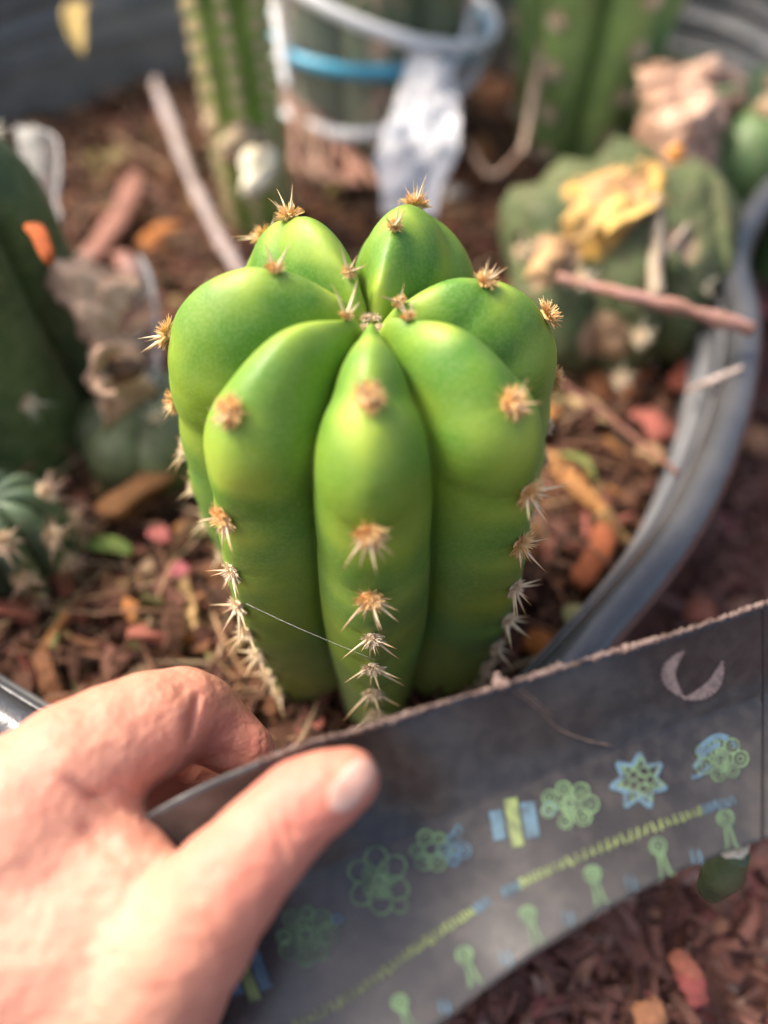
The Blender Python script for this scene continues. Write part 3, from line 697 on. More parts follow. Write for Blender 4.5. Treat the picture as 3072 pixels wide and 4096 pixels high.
litter('dry_leaf', 'leaf', 'long curled orange leaf on the mulch, upper left, just left of the grey stem', (400, 500), (640, 380), 75, OR, leaf=True, arch=.35)
litter('dry_leaf', 'leaf', 'split tan orange leaf leaning upright left of the long curled one', (310, 390), (375, 520), 70, (.58, .33, .13), leaf=True)
litter('dry_leaf', 'leaf', 'yellowish green leaf lying above the pink stick at left', (385, 680), (570, 640), 80, (.42, .42, .16), leaf=True)
litter('dry_leaf', 'leaf', 'olive leaf drooping beside the yellowish green one at left', (300, 620), (400, 740), 60, (.30, .27, .09), leaf=True)
litter('dry_leaf', 'leaf', 'pale arched leaf end at the foot of the black pot wall', (200, 400), (320, 370), 60, (.45, .40, .18), leaf=True, arch=.4)
litter('dry_leaf', 'leaf', 'small pale yellow leaf beside the top of the grey stem', (540, 300), (610, 280), 55, (.62, .50, .22), leaf=True)
litter('bark_strip', 'bark', 'pink stick of bark slanting down at left towards the scabby cactus', (540, 690), (320, 1080), 80, (.40, .19, .14), lift=1.2, thick=.4, arch=.05)
litter('bark_strip', 'bark', 'short pink stick right of the slanting one', (470, 1020), (530, 1150), 60, (.42, .2, .15), lift=1.0, thick=.35)
litter('bark_chip', 'bark', 'bright orange bark chip at left below the grey stem', (560, 1010), (720, 900), 90, (.55, .20, .05), thick=.3)
litter('bark_chip', 'bark', 'vivid red orange sliver against the dark cactus at the left edge', (120, 910), (200, 1050), 55, (.58, .13, .03), over=(23, 22), thick=.25)
litter('bark_chip', 'bark', 'red chip under the pot wall at upper left', (230, 430), (130, 510), 60, (.5, .17, .08))
litter('bark_chip', 'bark', 'dusky red chip between the olive leaf and the orange curl', (340, 600), (470, 560), 90, (.36, .12, .09))
litter('bark_chip', 'bark', 'upright red chip just left of the grey stem', (650, 560), (660, 430), 60, (.5, .2, .12))
litter('bark_chip', 'bark', 'dull mauve curled chip inside the dark hollow at left', (500, 780), (680, 800), 60, (.34, .17, .14), arch=.4)
litter('dry_leaf', 'leaf', 'yellow green leaf between the slender cactus and the white film', (1300, 780), (1510, 745), 70, (.48, .42, .12), leaf=True, arch=.3, lift=1)
litter('dry_leaf', 'leaf', 'curled orange brown leaf right of the white film', (1840, 600), (1950, 760), 80, (.42, .19, .07), leaf=True, arch=.5)
litter('dry_leaf', 'leaf', 'white papery leaf under the end of the white film', (1770, 800), (1880, 780), 70, (.75, .7, .62), leaf=True, lift=.8)
litter('bark_chip', 'bark', 'fat orange chip touching the right side of the big cactus', (2130, 1720), (2210, 1640), 100, (.62, .28, .08), thick=.4, lift=1)
litter('dry_leaf', 'leaf', 'tan leaf right of the fat orange chip', (2270, 1590), (2450, 1700), 75, (.55, .40, .2), leaf=True)
litter('dry_leaf', 'leaf', 'long orange leaf with a green edge, right of the big cactus', (2180, 1800), (2440, 2080), 80, (.5, .24, .08), leaf=True, arch=.12)
litter('dry_leaf', 'leaf', 'green leaf edge lying over the long orange leaf', (2230, 1820), (2380, 1930), 35, (.25, .3, .08), leaf=True, lift=1.0)
litter('bark_chip', 'bark', 'thick pinkish red chip next to the right pot wall', (2790, 1370), (2700, 1560), 90, (.58, .16, .10), thick=.4, lift=.9)
litter('bark_chip', 'bark', 'orange red chip left of the thick pinkish one', (2610, 1480), (2500, 1590), 70, (.52, .18, .07), thick=.3)
litter('bark_chip', 'bark', 'brown orange chip below the stump', (2430, 1480), (2400, 1600), 80, (.42, .17, .07), thick=.3)
litter('bark_chip', 'bark', 'rose coloured broad chip in the middle of the right-hand mulch', (2550, 1640), (2660, 1760), 120, (.42, .13, .10))
litter('bark_chip', 'bark', 'tan ribbed chip below the rose coloured one', (2560, 1790), (2650, 1850), 80, (.45, .28, .15))
litter('bark_chip', 'bark', 'upright rust red stick near the lower right side of the big cactus', (2420, 2110), (2310, 2350), 75, (.40, .12, .05), thick=.4)
litter('dry_leaf', 'leaf', 'pale green leaf in the shade above the printed film', (2310, 2420), (2300, 2540), 75, (.32, .32, .14), leaf=True)
litter('bark_chip', 'bark', 'glowing orange chip in the shade beside the pale green leaf', (2130, 2620), (2190, 2540), 110, (.45, .15, .03))
litter('dry_leaf', 'leaf', 'fresh green leaf on dark mulch below the left dark cactus', (330, 2190), (540, 2215), 70, (.25, .36, .09), leaf=True)
litter('flower_petal', 'petal', 'pink petal nearest the fresh green leaf', (610, 2110), (680, 2170), 70, (.50, .15, .14), leaf=True, lift=.9)
litter('flower_petal', 'petal', 'magenta petal below the other pink petal', (690, 2260), (760, 2320), 70, (.46, .13, .15), leaf=True, lift=.9)
litter('bark_chip', 'bark', 'salmon chip touching the lower left ribs of the big cactus', (790, 2330), (830, 2440), 75, (.52, .22, .16), thick=.3)
litter('bark_strip', 'bark', 'long orange brown strip above the hand', (510, 2380), (820, 2540), 90, (.42, .17, .05), thick=.3, arch=.1)
litter('bark_strip', 'bark', 'dark orange root crossing between the dark cactus and the big cactus', (410, 2060), (700, 1870), 90, (.28, .13, .05), lift=1.4, thick=.5, arch=.1)
litter('bark_chip', 'bark', 'big rounded tan orange chip on the ground, top right corner', (2680, 60), (2850, 130), 150, (.55, .26, .14), z=ZO, thick=1.4, lift=1)
litter('bark_chip', 'bark', 'long orange chip on the ground below the big rounded one', (2900, 190), (3060, 290), 75, (.5, .22, .13), z=ZO, thick=.6)
litter('bark_chip', 'bark', 'pink chip on the ground beyond the right rim', (2980, 1180), (3060, 1260), 90, (.55, .17, .14), z=ZO, thick=.4, lift=1)
litter('bark_chip', 'bark', 'orange chip on the ground just right of the rim', (2960, 1720), (3070, 1800), 110, (.5, .25, .13), z=ZO, thick=.4)
litter('bark_chip', 'bark', 'red chips pile between rim and printed film', (2740, 2440), (2860, 2470), 110, (.5, .16, .09), z=ZO, lift=1)
litter('bark_chip', 'bark', 'pinkish red chip on the ground under the printed film', (2690, 3820), (2800, 3950), 70, (.42, .14, .09), z=ZO, thick=.3)
litter('bark_chip', 'bark', 'pale orange chip at the bottom edge, right of centre', (2540, 4070), (2650, 4040), 90, (.5, .22, .11), z=ZO, thick=.3)
litter('bark_chip', 'bark', 'crimson chip on the ground in the lower right corner', (2740, 3870), (2800, 4020), 90, (.36, .09, .08), z=ZO, thick=.3)
V, F = ico_blob(.75, 5, .7); meta(mk('pebble', V + G(2615, 1405, ZS + .9), F, M_WOOLP), 'whitish pebble lying on mulch below the stump', 'pebble')
def twig(label, pts, r0, col, n=30, seg=7, name='twig', cat='twig'):
    V, F = tube(pts, r0, seg, n); V = V + (fbm(V, 1.5)[:, None] * np.array([1, 1, 1]) * min(r0) * .5)
    return meta(mk(name, V, F, M_TISSUE, col=np.array(col)), label, cat)
twig('grey bare stem slanting from the mulch to the left of the slender cactus', [P(620, 330, 41), P(680, 480, 39), P(800, 790, 36), P(980, 1130, 33)], [.25, .32, .34, .3], (.40, .34, .32))
twig('pinkish grey bare twig crossing over the right rim below the stump', [P(2230, 1110, 26), P(2500, 1180, 25.2), P(2760, 1240, 25), P(3010, 1320, 25)], [.14, .2, .24, .22], (.40, .22, .18))
twig('thin pale straw poking over the right rim', [P(2760, 1560, 26.5), P(2850, 1520, 25.6), P(2970, 1470, 25)], [.1, .13, .1], (.5, .42, .38))
twig('fine straw line left of the grey stem', [P(450, 540, 40), P(700, 690, 37)], [.05, .05], (.45, .30, .18), 8, 5)
twig('long dark twig slanting across the right-hand mulch', [P(2170, 1480, 28), P(2400, 1640, 27), P(2720, 1900, 24.5)], [.1, .1, .07], (.20, .09, .07), 20)
twig('brown twig lying across the mulch between the collar and the tall cactus', [P(1860, 560, 40), P(1960, 700, 37), P(2050, 640, 37.5), P(2100, 560, 39)], [.12, .16, .14, .1], (.36, .26, .2))
twig('pale tan dead stalk leaning against the tall cactus at upper right', [P(2170, 180, 38.5), P(2130, 400, 37.5), P(2090, 620, 36.5)], [.25, .25, .15], (.46, .34, .25))
# shaggy brown roots at foot of collar column
rr = random.Random(3)
for i in range(7):
    x0 = 1150 + i * 45; twig(['tangled brown root below the clear collar, ' + d for d in ('leftmost', 'second from left', 'third from left', 'middle one', 'third from right', 'second from right', 'rightmost')][i],
         [P(x0 - 40, 330 + i * 35, 41.5), P(x0 + 30, 480 + i * 30, 40), P(x0 + 60 + rr.uniform(-60, 60), 640 + i * 12, 38.5), P(x0 + rr.uniform(0, 120), 740, 37.5)], [.12, .2, .22, .1], (.30 + .1 * rr.random(), .2, .15), 40, 7, 'root', 'root')

# ------------------------------------------------------------------ clear plastic things
def circle(c, r, z, n=48, a0=0, a1=2 * pi, sq=1, tilt=0, tiltx=0):
    a_ = np.linspace(a0, a1, n, endpoint=abs(a1 - a0) < 2 * pi - .01)
    return np.column_stack([c[0] + r * np.cos(a_), c[1] + r * sq * np.sin(a_), z + tilt * np.sin(a_) + tiltx * np.cos(a_)])
collar = thing('plastic_collar', 'clear plastic cup collar with a blue band around the grey green column', 'plastic cup', (COLB[0], COLB[1], -19))
cc = (COLB[0] + .1, COLB[1])
mk('blue_band', *tube(circle(cc, 5.9, -14.6, 72, tilt=.2), .28, 8, closed=True, flat=1.3), M_BLUE, collar)
low = circle((cc[0] - .1, cc[1]), 5.9, -16.0, 72, tilt=1.5, tiltx=1.0)
low[:, 2] -= .2 * np.abs(np.cos(np.arange(72) / 72 * 2 * pi * 2))
up_ = circle((cc[0] + .3, cc[1]), 6.0, -12.7, 72, tilt=.3, tiltx=-1.8)
mk('lower_rim', *tube(low, .34, 8, closed=True), M_CLEARR, collar)
mk('upper_rim', *tube(up_, .34, 8, closed=True), M_CLEARR, collar)
Vg = np.stack([up_ * (1 - t_) + low * t_ for t_ in np.linspace(0, 1, 12)]); Vg = np.concatenate([Vg, Vg[:, :1]], 1)
mk('cup_wall', *sheet(Vg, .05), M_CLEAR, collar)
mk('side_seam', *tube([P(1080, -60, 39), P(1110, 100, 38.6), P(1130, 250, 38.4), P(1150, 350, 38.2)], [.2, .3, .3, .15], 8, 16), M_CLEARR, collar)
mk('side_seam', *tube([P(1880, -60, 39), P(1870, 120, 38.4), P(1800, 290, 38), P(1700, 430, 37.8), P(1600, 500, 37.6)], [.2, .25, .22, .22, .15], 8, 22), M_CLEARR, collar)

def film(parent, name, cols, nu, nv, m, th=.04, wob=.25, wsc=.8, label=None, cat=None):
    """cols: list of (left point, right point) rows"""
    A = catmull([c_[0] for c_ in cols], nu); B_ = catmull([c_[1] for c_ in cols], nu)
    v = np.linspace(0, 1, nv)[None, :, None]; Vg = A[:, None] * (1 - v) + B_[:, None] * v
    q = Vg.reshape(-1, 3); Vg = (q - FV * (fbm(q, wsc) * wob)[:, None]).reshape(nu, nv, 3)
    V, F = sheet(Vg, th); o = mk(name, V, F, m, parent)
    if label: meta(o, label, cat)
    return o
film(None, 'plastic_film', [(P(1640, 180, 37), P(1800, 250, 36.5)), (P(1600, 350, 36.5), P(1830, 380, 36.2)), (P(1540, 520, 35.5), P(1840, 500, 35.5)), (P(1500, 640, 34.6), P(1830, 620, 34.6)), (P(1520, 740, 34.2), P(1770, 740, 34.4)), (P(1530, 850, 34), P(1740, 860, 34))],
     36, 22, M_FILMW, wob=.6, wsc=.7, label='crumpled whitish plastic film hanging behind the big cactus', cat='plastic film')
cl = thing('plastic_cup', 'clear curved plastic piece behind the scab of the dark left cactus', 'plastic cup', P(500, 1750, 28.40))
film(cl, 'cup_wall', [(P(480, 1010, 28.40), P(590, 1050, 28.40)), (P(480, 1200, 27.90), P(620, 1230, 27.90)), (P(480, 1400, 27.60), P(632, 1420, 27.60)), (P(450, 1600, 27.40), P(590, 1600, 27.40)), (P(390, 1750, 27.40), P(420, 1770, 27.40))], 30, 10, M_CLEAR, wob=.05)
mk('cup_rim', *tube([P(560, 1020, 28.20), P(605, 1130, 27.90), P(628, 1300, 27.70), P(625, 1480, 27.40), P(570, 1620, 27.30), P(480, 1720, 27.20), P(390, 1780, 27.20)], [.08, .1, .13, .13, .14, .15, .12], 8, 40), M_CLEARS, cl)
cl = thing('plastic_tag', 'translucent bent plastic tag at the left edge above the scab', 'plastic tag', P(200, 730, 32))
film(cl, 'tag_sheet', [(P(60, 500, 30), P(200, 530, 30)), (P(80, 620, 29.5), P(235, 650, 29.5)), (P(100, 760, 29), P(230, 780, 29)), (P(110, 860, 28.6), P(235, 870, 28.6)), (P(130, 930, 28.3), P(170, 935, 28.3))], 24, 10, M_CLEAR, wob=.1)
mk('tag_edge', *tube([P(140, 510, 30), P(225, 560, 29.7), P(236, 700, 29.2), P(222, 800, 28.9), P(238, 870, 28.6), P(190, 920, 28.4), P(130, 935, 28.3)], [.06, .07, .07, .07, .08, .09, .06], 8, 40), M_CLEARS, cl)
film(cl, 'tag_sheet', [(P(50, 500, 30.3), P(150, 500, 30.2)), (P(80, 620, 30), P(170, 600, 30)), (P(120, 720, 29.8), P(160, 700, 29.8))], 16, 8, M_MILK, wob=.1)

# ------------------------------------------------------------------ printed film strip held by the hand
TOPP = [(380, 3370), (560, 3270), (850, 3120), (1200, 2985), (1500, 2900), (1803, 2803), (2307, 2652), (2700, 2535), (3055, 2415), (3300, 2330)]
BOTP = [(880, 4760), (1050, 4600), (1450, 4330), (1773, 4096), (2005, 3912), (2250, 3745), (2600, 3545), (2850, 3432), (3055, 3360), (3250, 3290)]
TD = [13.9, 13.8, 13.6, 13.5, 13.45, 13.5, 13.9, 14.3, 14.8, 15.2]; BD = [13.2, 13.1, 13.0, 12.9, 12.9, 13.0, 13.3, 13.7, 14.2, 14.6]
NU, NV = 150, 44
def spl(a, n): return catmull(np.asarray(a, float), n)
_tp, _bp = spl(TOPP, 600), spl(BOTP, 600); _td, _bd = spl(np.array(TD)[:, None], 600)[:, 0], spl(np.array(BD)[:, None], 600)[:, 0]
def strip(u, v, off=0.0):
    """surface point; u along, v across (0 = top edge)"""
    u = np.asarray(u, float); v = np.asarray(v, float); i = np.linspace(0, 1, 600)
    tx, ty, td = (np.interp(u, i, q) for q in (_tp[:, 0], _tp[:, 1], _td)); bx, by, bd = (np.interp(u, i, q) for q in (_bp[:, 0], _bp[:, 1], _bd))
    px = tx + (bx - tx) * v; py = ty + (by - ty) * v
    fold = .40; mid = np.minimum(v / fold, (1 - v) / (1 - fold)); mid = mid - .08 * np.exp(-((v - fold) / .07) ** 2)
    d = td + (bd - td) * v + .85 * mid + .10 * np.sin(u * 16 + v * 2) * v + .05 * np.sin(u * 37 - v * 5)
    r = FV + RV * ((px - 1536) / FPX)[..., None] + UV * ((2048 - py) / FPX)[..., None]
    return r * (d - off)[..., None]
def uv_of(px, py, _c={}):
    if not _c:
        U, W = np.meshgrid(np.linspace(0, 1, 500), np.linspace(0, 1.0, 160), indexing='ij'); _c['U'] = U.ravel(); _c['V'] = W.ravel(); _c['P'] = proj(strip(_c['U'], _c['V']))
    i = np.hypot(_c['P'][:, 0] - px, _c['P'][:, 1] - py).argmin(); return _c['U'][i], _c['V'][i]
bag = thing('printed_film', 'black plastic grow bag strip printed with green and blue doodles, held by the hand', 'plastic strip', P(1900, 3400, 15))
uu, vv = np.meshgrid(np.linspace(0, 1, NU), np.linspace(0, 1, NV), indexing='ij')
mk('film_sheet', *sheet(strip(uu, vv), .05), M_FILM, bag)
# side fold at the right end and a hem
ue = uv_of(3050, 2900)[0]
mk('side_seam', *tube(strip(np.full(20, ue), np.linspace(.0, 1, 20), .015), .035, 8, flat=.5), M_SEAM, bag)
# gritty dirt along the upper cut edge
u_ = np.linspace(uv_of(1040, 3050)[0], 1, 420); pe = strip(u_, np.zeros(420), .02)
V, F = tube(pe, .028 + .045 * np.clip(fbm(pe, 1.3) + .4, 0, 1), 7); V += rng.normal(0, .02, V.shape)
mk('dirty_edge', V, F, M_DIRT, bag)
V, F = lumps([(strip(np.array([uv_of(2005, 2740)[0]]), np.array([.0]))[0] + np.array([0, 0, .05]), .12), (P(2030, 2735, 13.5), .08), (P(1990, 2700, 13.6), .06)], .05, .02, .05, 6); mk('dirt_clump', V, F, M_DIRT, bag)
fr = [uv_of(2050, 2760), uv_of(2140, 2830), uv_of(2230, 2910), uv_of(2330, 2960), uv_of(2450, 2985)]
fp = np.array([strip(np.array([a_]), np.array([b_]), .06)[0] for a_, b_ in fr]); mk('fibre', *tube(fp, .012, 5, 24), M_DIRT, bag)
fr = [uv_of(2080, 2760), uv_of(2150, 2810), uv_of(2210, 2870)]
fp = np.array([strip(np.array([a_]), np.array([b_]), .06)[0] for a_, b_ in fr]); mk('fibre', *tube(fp, .012, 5, 16), M_DIRT, bag)

# printed doodles: thin ink ribbons lying on the film
def ink(px_pts, wpx, off=.05, closed=False):
    p = np.asarray(px_pts, float)
    if closed: p = np.vstack([p, p[:1]])
    L = np.hypot(*np.diff(p, axis=0).T).sum(); n = max(3, int(L / 9))
    p = catmull(p, n) if len(p) > 2 else p[0] + (p[-1] - p[0]) * np.linspace(0, 1, n)[:, None]
    T = np.gradient(p, axis=0); T /= np.hypot(T[:, 0], T[:, 1])[:, None] + 1e-9; N_ = np.stack([-T[:, 1], T[:, 0]], 1) * wpx / 2
    W2 = np.stack([p + N_, p - N_], 1).reshape(-1, 2)
    # map through the inverse of the sheet so the ribbon lies on it
    a0, b0 = np.array(uv_of(*p.mean(0))), 0
    J = []
    e = 1e-3; base = proj(strip(np.array([a0[0]]), np.array([a0[1]])))[0]
    du = (proj(strip(np.array([a0[0] + e]), np.array([a0[1]])))[0] - base) / e; dv = (proj(strip(np.array([a0[0]]), np.array([a0[1] + e])))[0] - base) / e
    Ji = np.linalg.inv(np.stack([du, dv], 1)); uv = a0 + (W2 - base) @ Ji.T
    V = strip(uv[:, 0], uv[:, 1], off); F = [(2 * i, 2 * i + 1, 2 * i + 3, 2 * i + 2) for i in range(n - 1)]
    return V, F
def circ(cx, cy, r, n=10, sx=1, ang=0):
    return [(cx + r * sx * cos(a_) * cos(ang) - r * sin(a_) * sin(ang), cy + r * sx * cos(a_) * sin(ang) + r * sin(a_) * cos(ang)) for a_ in np.linspace(0, 2 * pi, n, endpoint=False)]
def emblem(name, gparts, bparts=()):
    if gparts: o = mk(name, *join(gparts), M_GREENP, bag, kind='stuff' if False else None)
    if bparts:
        mk(name + '_blue', *join(bparts), M_BLUEP, bag)
def cluster(cx, cy, rad, n, r, w=9, seed=0, sx=1):
    rr_ = random.Random(seed); out = [ink(circ(cx, cy, r), w, .05, True)]
    for i in range(n):
        a_ = 2 * pi * i / n + rr_.uniform(-.1, .1)
        out.append(ink(circ(cx + rad * sx * cos(a_), cy + rad * sin(a_), r * rr_.uniform(.8, 1.15)), w, .05, True))
        if r > 20: out.append(ink(circ(cx + rad * sx * cos(a_), cy + rad * sin(a_), r * .45, 7), w * .8, .05, True))
    return out
emblem('flower_print', cluster(1225, 3740, 88, 8, 36, 9, 1) + cluster(1225, 3740, 44, 5, 18, 8, 2), [ink(circ(1350, 3675, 18, 7), 9, .05, True)])
emblem('flower_print', [ink(circ(1516 + 68 * cos(a_), 3520 + 78 * sin(a_), 46, 10, 1.3, a_), 9, .05, True) for a_ in np.arange(6) * pi / 3 + .4] + cluster(1516, 3525, 50, 5, 24, 8, 4) + [ink(circ(1600, 3620, 30), 8, .05, True)])
emblem('flower_print', cluster(1725, 3400, 55, 6, 30, 9, 5), cluster(1815, 3400, 40, 4, 26, 9, 6) + [ink([(1800, 3360), (1830, 3300), (1850, 3330)], 12)])
def bars(cx, cy, ax, hgt, wd_, name='bars_print'):
    ax = np.array(ax) / np.hypot(*ax); pr = np.array([ax[1], -ax[0]]) * -1
    def bar(off, h, w_): c0 = np.array([cx, cy]) + pr * off; return ink([c0 - ax * h / 2, c0 + ax * h / 2], w_, .05)
    mk(name, *bar(0, hgt * 1.15, wd_), M_YELLP, bag)
    mk(name + '_blue', *join([bar(-wd_ * 1.25, hgt * .85, wd_ * 1.1), bar(wd_ * 1.25, hgt * .7, wd_ * 1.0)]), M_BLUEP, bag)
bars(985, 3900, (.35, .94), 190, 46); bars(2055, 3290, (.16, .98), 170, 52)
emblem('blossom_print', cluster(2275, 3220, 66, 7, 30, 9, 8, 1.3) + cluster(2275, 3220, 28, 4, 18, 8, 9), [ink(circ(2200, 3235, 24), 8, .05, True)])
def star(cx, cy, R1, R2, n, ph=0): return [(cx + (R1 if i % 2 == 0 else R2) * cos(pi * i / n + ph), cy + (R1 if i % 2 == 0 else R2) * sin(pi * i / n + ph)) for i in range(2 * n)]
def poly_ink(pts, w, closed=True):
    pts = list(pts) + ([pts[0]] if closed else []); return [ink([pts[i], pts[i + 1]], w) for i in range(len(pts) - 1)]
emblem('star_print', poly_ink(star(2565, 3120, 95, 52, 7, .2), 9) + cluster(2565, 3120, 36, 5, 20, 8, 11), poly_ink(star(2555, 3125, 115, 66, 7, .25), 17) + [ink([(2500, 3160), (2600, 3190)], 14)])
emblem('ball_print', cluster(2885, 3035, 62, 7, 30, 9, 12, 1.25) + cluster(2885, 3035, 28, 4, 20, 8, 13), [ink([(2790, 3015), (2820, 2975), (2870, 2945), (2915, 2955)], 26), ink([(2775, 3075), (2800, 3040), (2835, 3000), (2880, 2975)], 22), ink([(2765, 3110), (2800, 3100), (2840, 3060)], 18), ink([(2925, 2965), (2945, 2990)], 18)])
# beaded lines
def beads(pts, n, col_break, h):
    p = catmull(np.array(pts, float), n * 4); T = nrm(np.gradient(p, axis=0)); gp, bp = [], []
    for i in range(n):
        c_ = p[i * 4]; t_ = T[i * 4]; N_ = np.array([-t_[1], t_[0]]); rr_ = random.Random(i)
        hh = h * rr_.uniform(.75, 1.15); sl_ = t_ * rr_.uniform(-6, 8)
        s_ = [ink([c_ - N_ * hh / 2 + sl_, c_ + N_ * hh / 2 - sl_], 9)]
        if i < n - 1:
            c2 = p[(i + 1) * 4]; s_.append(ink([c_ + N_ * hh * .2, c2 + N_ * hh * .2], 2.5))
        (bp if col_break(i / n) else gp).extend(s_)
    return gp, bp
g1, b1 = beads([(1120, 4130), (1400, 3985), (1640, 3810), (1833, 3680), (1965, 3598)], 38, lambda f: f > .86, 42)
g2, b2 = beads([(2015, 3570), (2156, 3499), (2458, 3368), (2761, 3257), (2950, 3196)], 42, lambda f: f < .14 or f > .80, 42)
mk('beaded_line_print', *join(g1), M_YELLP, bag); mk('beaded_line_print_blue', *join(b1), M_BLUEP, bag)
mk('beaded_line_print', *join(g2), M_YELLP, bag); h_ = len(b2) // 2
for i_ in range(2):
    q_ = [x for x in b2 if (proj(x[0].mean(0))[0] < 2450) == (i_ == 0)]; mk('beaded_line_print_blue', *join(q_), M_BLUEP, bag)
# little keyhole figures and blue ticks in between
for cx, cy, lean_ in ((2912, 3317, .22), (2645, 3428, .28), (2383, 3539, .30), (2126, 3700, .34), (1874, 3861, .38), (1617, 4050, .42)):
    ax = np.array([lean_, 1.0]); ax /= np.hypot(*ax); pr = np.array([ax[1], -ax[0]]); c0 = np.array([cx, cy])
    pt = lambda a_, b_: c0 + ax * a_ + pr * b_
    hd = pt(-45, 0)
    parts = [ink(circ(hd[0], hd[1], 30, 10), 13, .05, True), ink(circ(hd[0], hd[1], 13, 7), 12, .05, True), ink([pt(-18, -10), pt(30, -12), pt(78, -18)], 11), ink([pt(-18, 10), pt(30, 12), pt(78, 18)], 11), ink([pt(0, -12), pt(0, 12)], 9), ink([pt(78, -18), pt(78, -32)], 9), ink([pt(78, 18), pt(78, 32)], 9)]
    mk('figure_print', *join(parts), M_GREENP, bag)
for cx, cy in ((2781, 3428), (2519, 3535), (2267, 3675), (2020, 3835), (1773, 4025)):
    mk('tick_print', *join([ink([(cx - 16, cy - 28), (cx - 4, cy + 28)], 9), ink([(cx + 14, cy - 28), (cx + 24, cy + 28)], 11)]), M_BLUEP, bag)
# tan crescent mark on the dark upper band
def crescent(a_, b_, bulge_, wmax, taper_=1):
    a_, b_ = np.array(a_, float), np.array(b_, float); T = (b_ - a_); N_ = np.array([-T[1], T[0]]) / np.hypot(*T); out = []
    n = 14; pts = [a_ + T * t_ + N_ * bulge_ * math.sin(pi * t_) for t_ in np.linspace(0, 1, n)]
    V = []; 
    for i in range(n - 1):
        out.append(ink([pts[i], pts[i + 1]], max(6, wmax * math.sin(pi * (i + .5) / (n - 1)) ** .7)))
    return out
mk('crescent_print', *join(crescent((2735, 2605), (2735, 2790), 62, 56)), M_TANP, bag)
mk('crescent_print', *join(crescent((2735, 2795), (2890, 2645), 44, 54)), M_TANP, bag)

# dark sprig under the right end of the strip
sp = thing('cactus_offset', 'small dark green cactus tip with pale cap under the right end of the printed strip', 'cactus', G(2850, 3600, ZO))
pA, pB = P(2840, 3560, 16.2), P(2950, 3410, 15.2)
V, F = tube([pA, pA * .5 + pB * .5, pB], [.28, .42, .25], 16, 16); mk('body', V, F, M_CACT2, sp, col=(.05, .07, .035))
V, F = ico_blob(.2, 9, .6); mk('areole', V * np.array([1.6, 1, 1]) + P(2935, 3395, 14.8), F, M_WOOLP, sp)

# ------------------------------------------------------------------ the hand
def pr_(x, y, d, r): return (P(x, y, d), r * d / FPX)
CH = []
def chain(pts):
    q = [pr_(*p_) for p_ in pts]
    for i in range(len(q) - 1): CH.append((q[i][0], q[i + 1][0], q[i][1], q[i + 1][1]))
thumb = [(1392, 3118, 12.75, 128), (1300, 3165, 12.7, 152), (1205, 3215, 12.7, 170), (1120, 3300, 12.65, 178), (1035, 3390, 12.6, 192), (905, 3535, 12.6, 220), (760, 3720, 12.8, 262), (600, 3930, 13.2, 310), (380, 4200, 13.6, 390)]
chain(thumb)
index = [(120, 3260, 14.0, 330), (300, 3080, 14.2, 270), (450, 2975, 14.6, 232), (600, 2905, 15.0, 212), (725, 2860, 15.5, 185), (800, 2870, 15.8, 160), (880, 2930, 15.9, 135), (950, 2980, 15.9, 118), (1000, 3010, 15.9, 105)]
chain(index)
middle = [(100, 3420, 15.2, 320), (400, 3260, 15.8, 200), (560, 3140, 16.4, 150), (680, 3100, 16.8, 125), (780, 3130, 16.8, 110), (860, 3170, 16.6, 100)]
chain(middle)
ring_ = [(60, 3550, 16.4, 300), (380, 3380, 17.2, 180), (560, 3300, 17.8, 130), (680, 3300, 17.8, 115), (760, 3330, 17.5, 100)]
chain(ring_)
little = [(60, 3700, 17.2, 270), (360, 3560, 18.2, 150), (520, 3480, 18.7, 110), (620, 3480, 18.6, 95), (680, 3500, 18.4, 85)]
chain(little)
# palm, back of hand, wrist, forearm
chain([(100, 3300, 14.0, 350), (80, 3750, 14.0, 420), (60, 4200, 14.2, 460)])
chain([(280, 3350, 13.9, 250), (330, 3700, 13.7, 330), (420, 4100, 13.8, 400)])
chain([(330, 3330, 14.0, 190), (470, 3480, 13.6, 190), (640, 3640, 13.1, 190)])
chain([(-180, 3500, 15.4, 380), (-100, 4200, 15.2, 430)])
chain([(60, 4300, 14.6, 500), (-150, 5000, 15.4, 560), (-320, 5600, 16.5, 580)])
chain([(380, 4300, 14.2, 400), (0, 5200, 15, 520)])
lo = np.min([np.minimum(a_ - ra, b_ - rb) for a_, b_, ra, rb in CH], 0) - .5; hi = np.max([np.maximum(a_ + ra, b_ + rb) for a_, b_, ra, rb in CH], 0) + .5
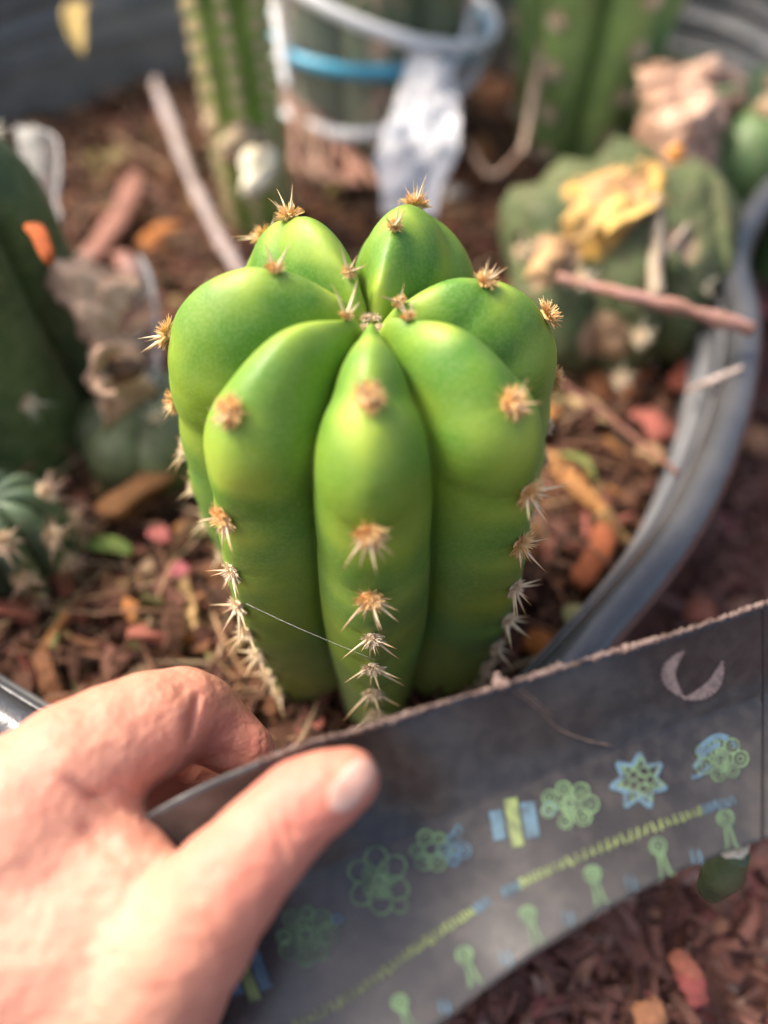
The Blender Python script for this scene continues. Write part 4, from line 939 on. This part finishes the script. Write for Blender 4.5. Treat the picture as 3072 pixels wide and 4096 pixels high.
# smaller blend between the separate fingers than along the palm
groups = {}
def hand_sd(X):
    nT, nI, nM, nR, nL = len(thumb) - 1, len(index) - 1, len(middle) - 1, len(ring_) - 1, len(little) - 1
    cuts = np.cumsum([0, nT, nI, nM, nR, nL]); ds = []
    for gi in range(5):
        d = None
        for a_, b_, ra, rb in CH[cuts[gi]:cuts[gi + 1]]:
            e = cone_sd(X, a_, b_, ra, rb); d = e if d is None else smin(d, e, .18)
        ds.append(d)
    pal = None
    for a_, b_, ra, rb in CH[cuts[5]:]:
        e = cone_sd(X, a_, b_, ra, rb); pal = e if pal is None else smin(pal, e, .5)
    out = pal
    for d in ds: out = smin(out, d, .35)
    return out
V, F = surface_nets(hand_sd, lo, hi, .13)
def subdivide(V, F):
    me = bpy.data.meshes.new('tmp'); me.from_pydata(V.tolist(), [], F.tolist()); o = bpy.data.objects.new('tmp', me); COL.objects.link(o)
    md = o.modifiers.new('s', 'SUBSURF'); md.levels = 1; dg = bpy.context.evaluated_depsgraph_get(); ev = o.evaluated_get(dg).to_mesh()
    Vn = np.zeros(len(ev.vertices) * 3); ev.vertices.foreach_get('co', Vn); Fn = np.zeros(len(ev.polygons) * 4, int); ev.loops.foreach_get('vertex_index', Fn) if len(ev.loops) == len(Fn) else None
    o.evaluated_get(dg).to_mesh_clear(); bpy.data.objects.remove(o); bpy.data.meshes.remove(me); return Vn.reshape(-1, 3), Fn.reshape(-1, 4)
V, F = subdivide(V, F)
# skin creases at the joints, knuckle wrinkles
pv = proj(V); dcam = V @ FV
def crease(a_, b_, wpx, depth, dmax=99):
    a_, b_ = np.array(a_, float), np.array(b_, float); ab = b_ - a_
    t_ = np.clip(((pv - a_) @ ab) / (ab @ ab), 0, 1); d = np.hypot(*(pv - (a_ + t_[:, None] * ab)).T)
    return depth * np.exp(-(d / wpx) ** 2) * np.sin(np.clip(t_, .02, .98) * pi) ** .5 * (dcam < dmax)
dp = crease((1075, 3230), (1150, 3470), 14, .075, 13) + crease((1125, 3225), (1205, 3420), 12, .06, 13) + crease((1100, 3300), (1235, 3345), 11, .03, 13) + crease((1160, 3230), (1240, 3390), 9, .03, 13) \
   + crease((790, 2780), (745, 2980), 16, .16) + crease((750, 2740), (700, 2800), 12, .04) + crease((260, 3110), (480, 3260), 26, .16, 15) + crease((300, 3290), (480, 3420), 36, .10, 15) + crease((330, 3190), (450, 3170), 16, .08, 15) + crease((430, 3130), (560, 3180), 14, .06, 15) \
   + crease((560, 3480), (530, 3800), 60, .14, 14) + crease((640, 3430), (560, 3520), 20, .08, 14)
dp = dp + .012 * fbm(V, 2.2) + .006 * fbm(V, 6.0)
cen_ray = nrm(V)
me_n = None
V = V + cen_ray * dp[:, None]
pv = proj(V)
skin = np.array([.60, .26, .175]); pink = np.array([.60, .21, .15]); pale_ = np.array([.72, .37, .26])
def spot(x, y, s_): return np.exp(-(((pv[:, 0] - x) / s_) ** 2 + ((pv[:, 1] - y) / s_) ** 2))[:, None]
kp = np.clip(spot(1300, 3130, 260) + spot(950, 2950, 170) * 1.0 + spot(1000, 3500, 300) * .6 + spot(130, 3180, 90) * .5 + spot(330, 3840, 26) * .9, 0, 1)
kq = np.clip(spot(150, 3700, 420) + spot(450, 3000, 160) * .5, 0, 1)
c_ = skin * (1 - kq) + pale_ * kq; c_ = c_ * (1 - kp) + pink * kp
person = thing('person', 'left hand reaching in from the lower left, pinching the printed strip between thumb and fingers', 'person', P(0, 4300, 15))
mk('hand', V, F, M_SKIN, person, col=c_)
# thumb nail: a curved plate on the lower right side of the tip
nn, mm = 20, 14; pxs = np.zeros((nn, mm, 2)); a0_, b0_ = np.array([1338., 3232.]), np.array([1474., 3058.]); pp_ = np.array([.78, .62])
for i, s_ in enumerate(np.linspace(0, 1, nn)):
    hw = 62 * (1 - .55 * (1 - min(1, s_ * 3.2)) ** 2) * (1 - .35 * max(0, s_ * 3 - 2) ** 2)
    for j, q_ in enumerate(np.linspace(-1, 1, mm)):
        pxs[i, j] = a0_ + (b0_ - a0_) * (s_ + .05 * (1 - q_ * q_) * (1 if s_ > .5 else -1)) + pp_ * q_ * hw
rays = nrm(ray_arr(pxs.reshape(-1, 2))); tt_ = np.full(len(rays), 11.0); best = np.full(len(rays), 99.); bt = tt_.copy()
for _ in range(70):
    e = hand_sd(rays * tt_[:, None]); m = e < best; best[m] = e[m]; bt[m] = tt_[m]; tt_ = tt_ + np.clip(e * .7, -.05, .3)
Vg = (rays * (bt - .035)[:, None]).reshape(nn, mm, 3)
mk('thumbnail', *sheet(Vg, .05), M_NAIL, person)

# ------------------------------------------------------------------ a strand of spider silk
V, F = tube([P(985, 2415, 17.2), P(1200, 2515, 17.0), P(1500, 2640, 17.1)], .0035, 5, 12)
meta(mk('spider_silk', V, F, M_SILK), 'single fine silk strand stretched across the lower left ribs of the big cactus', 'silk strand')
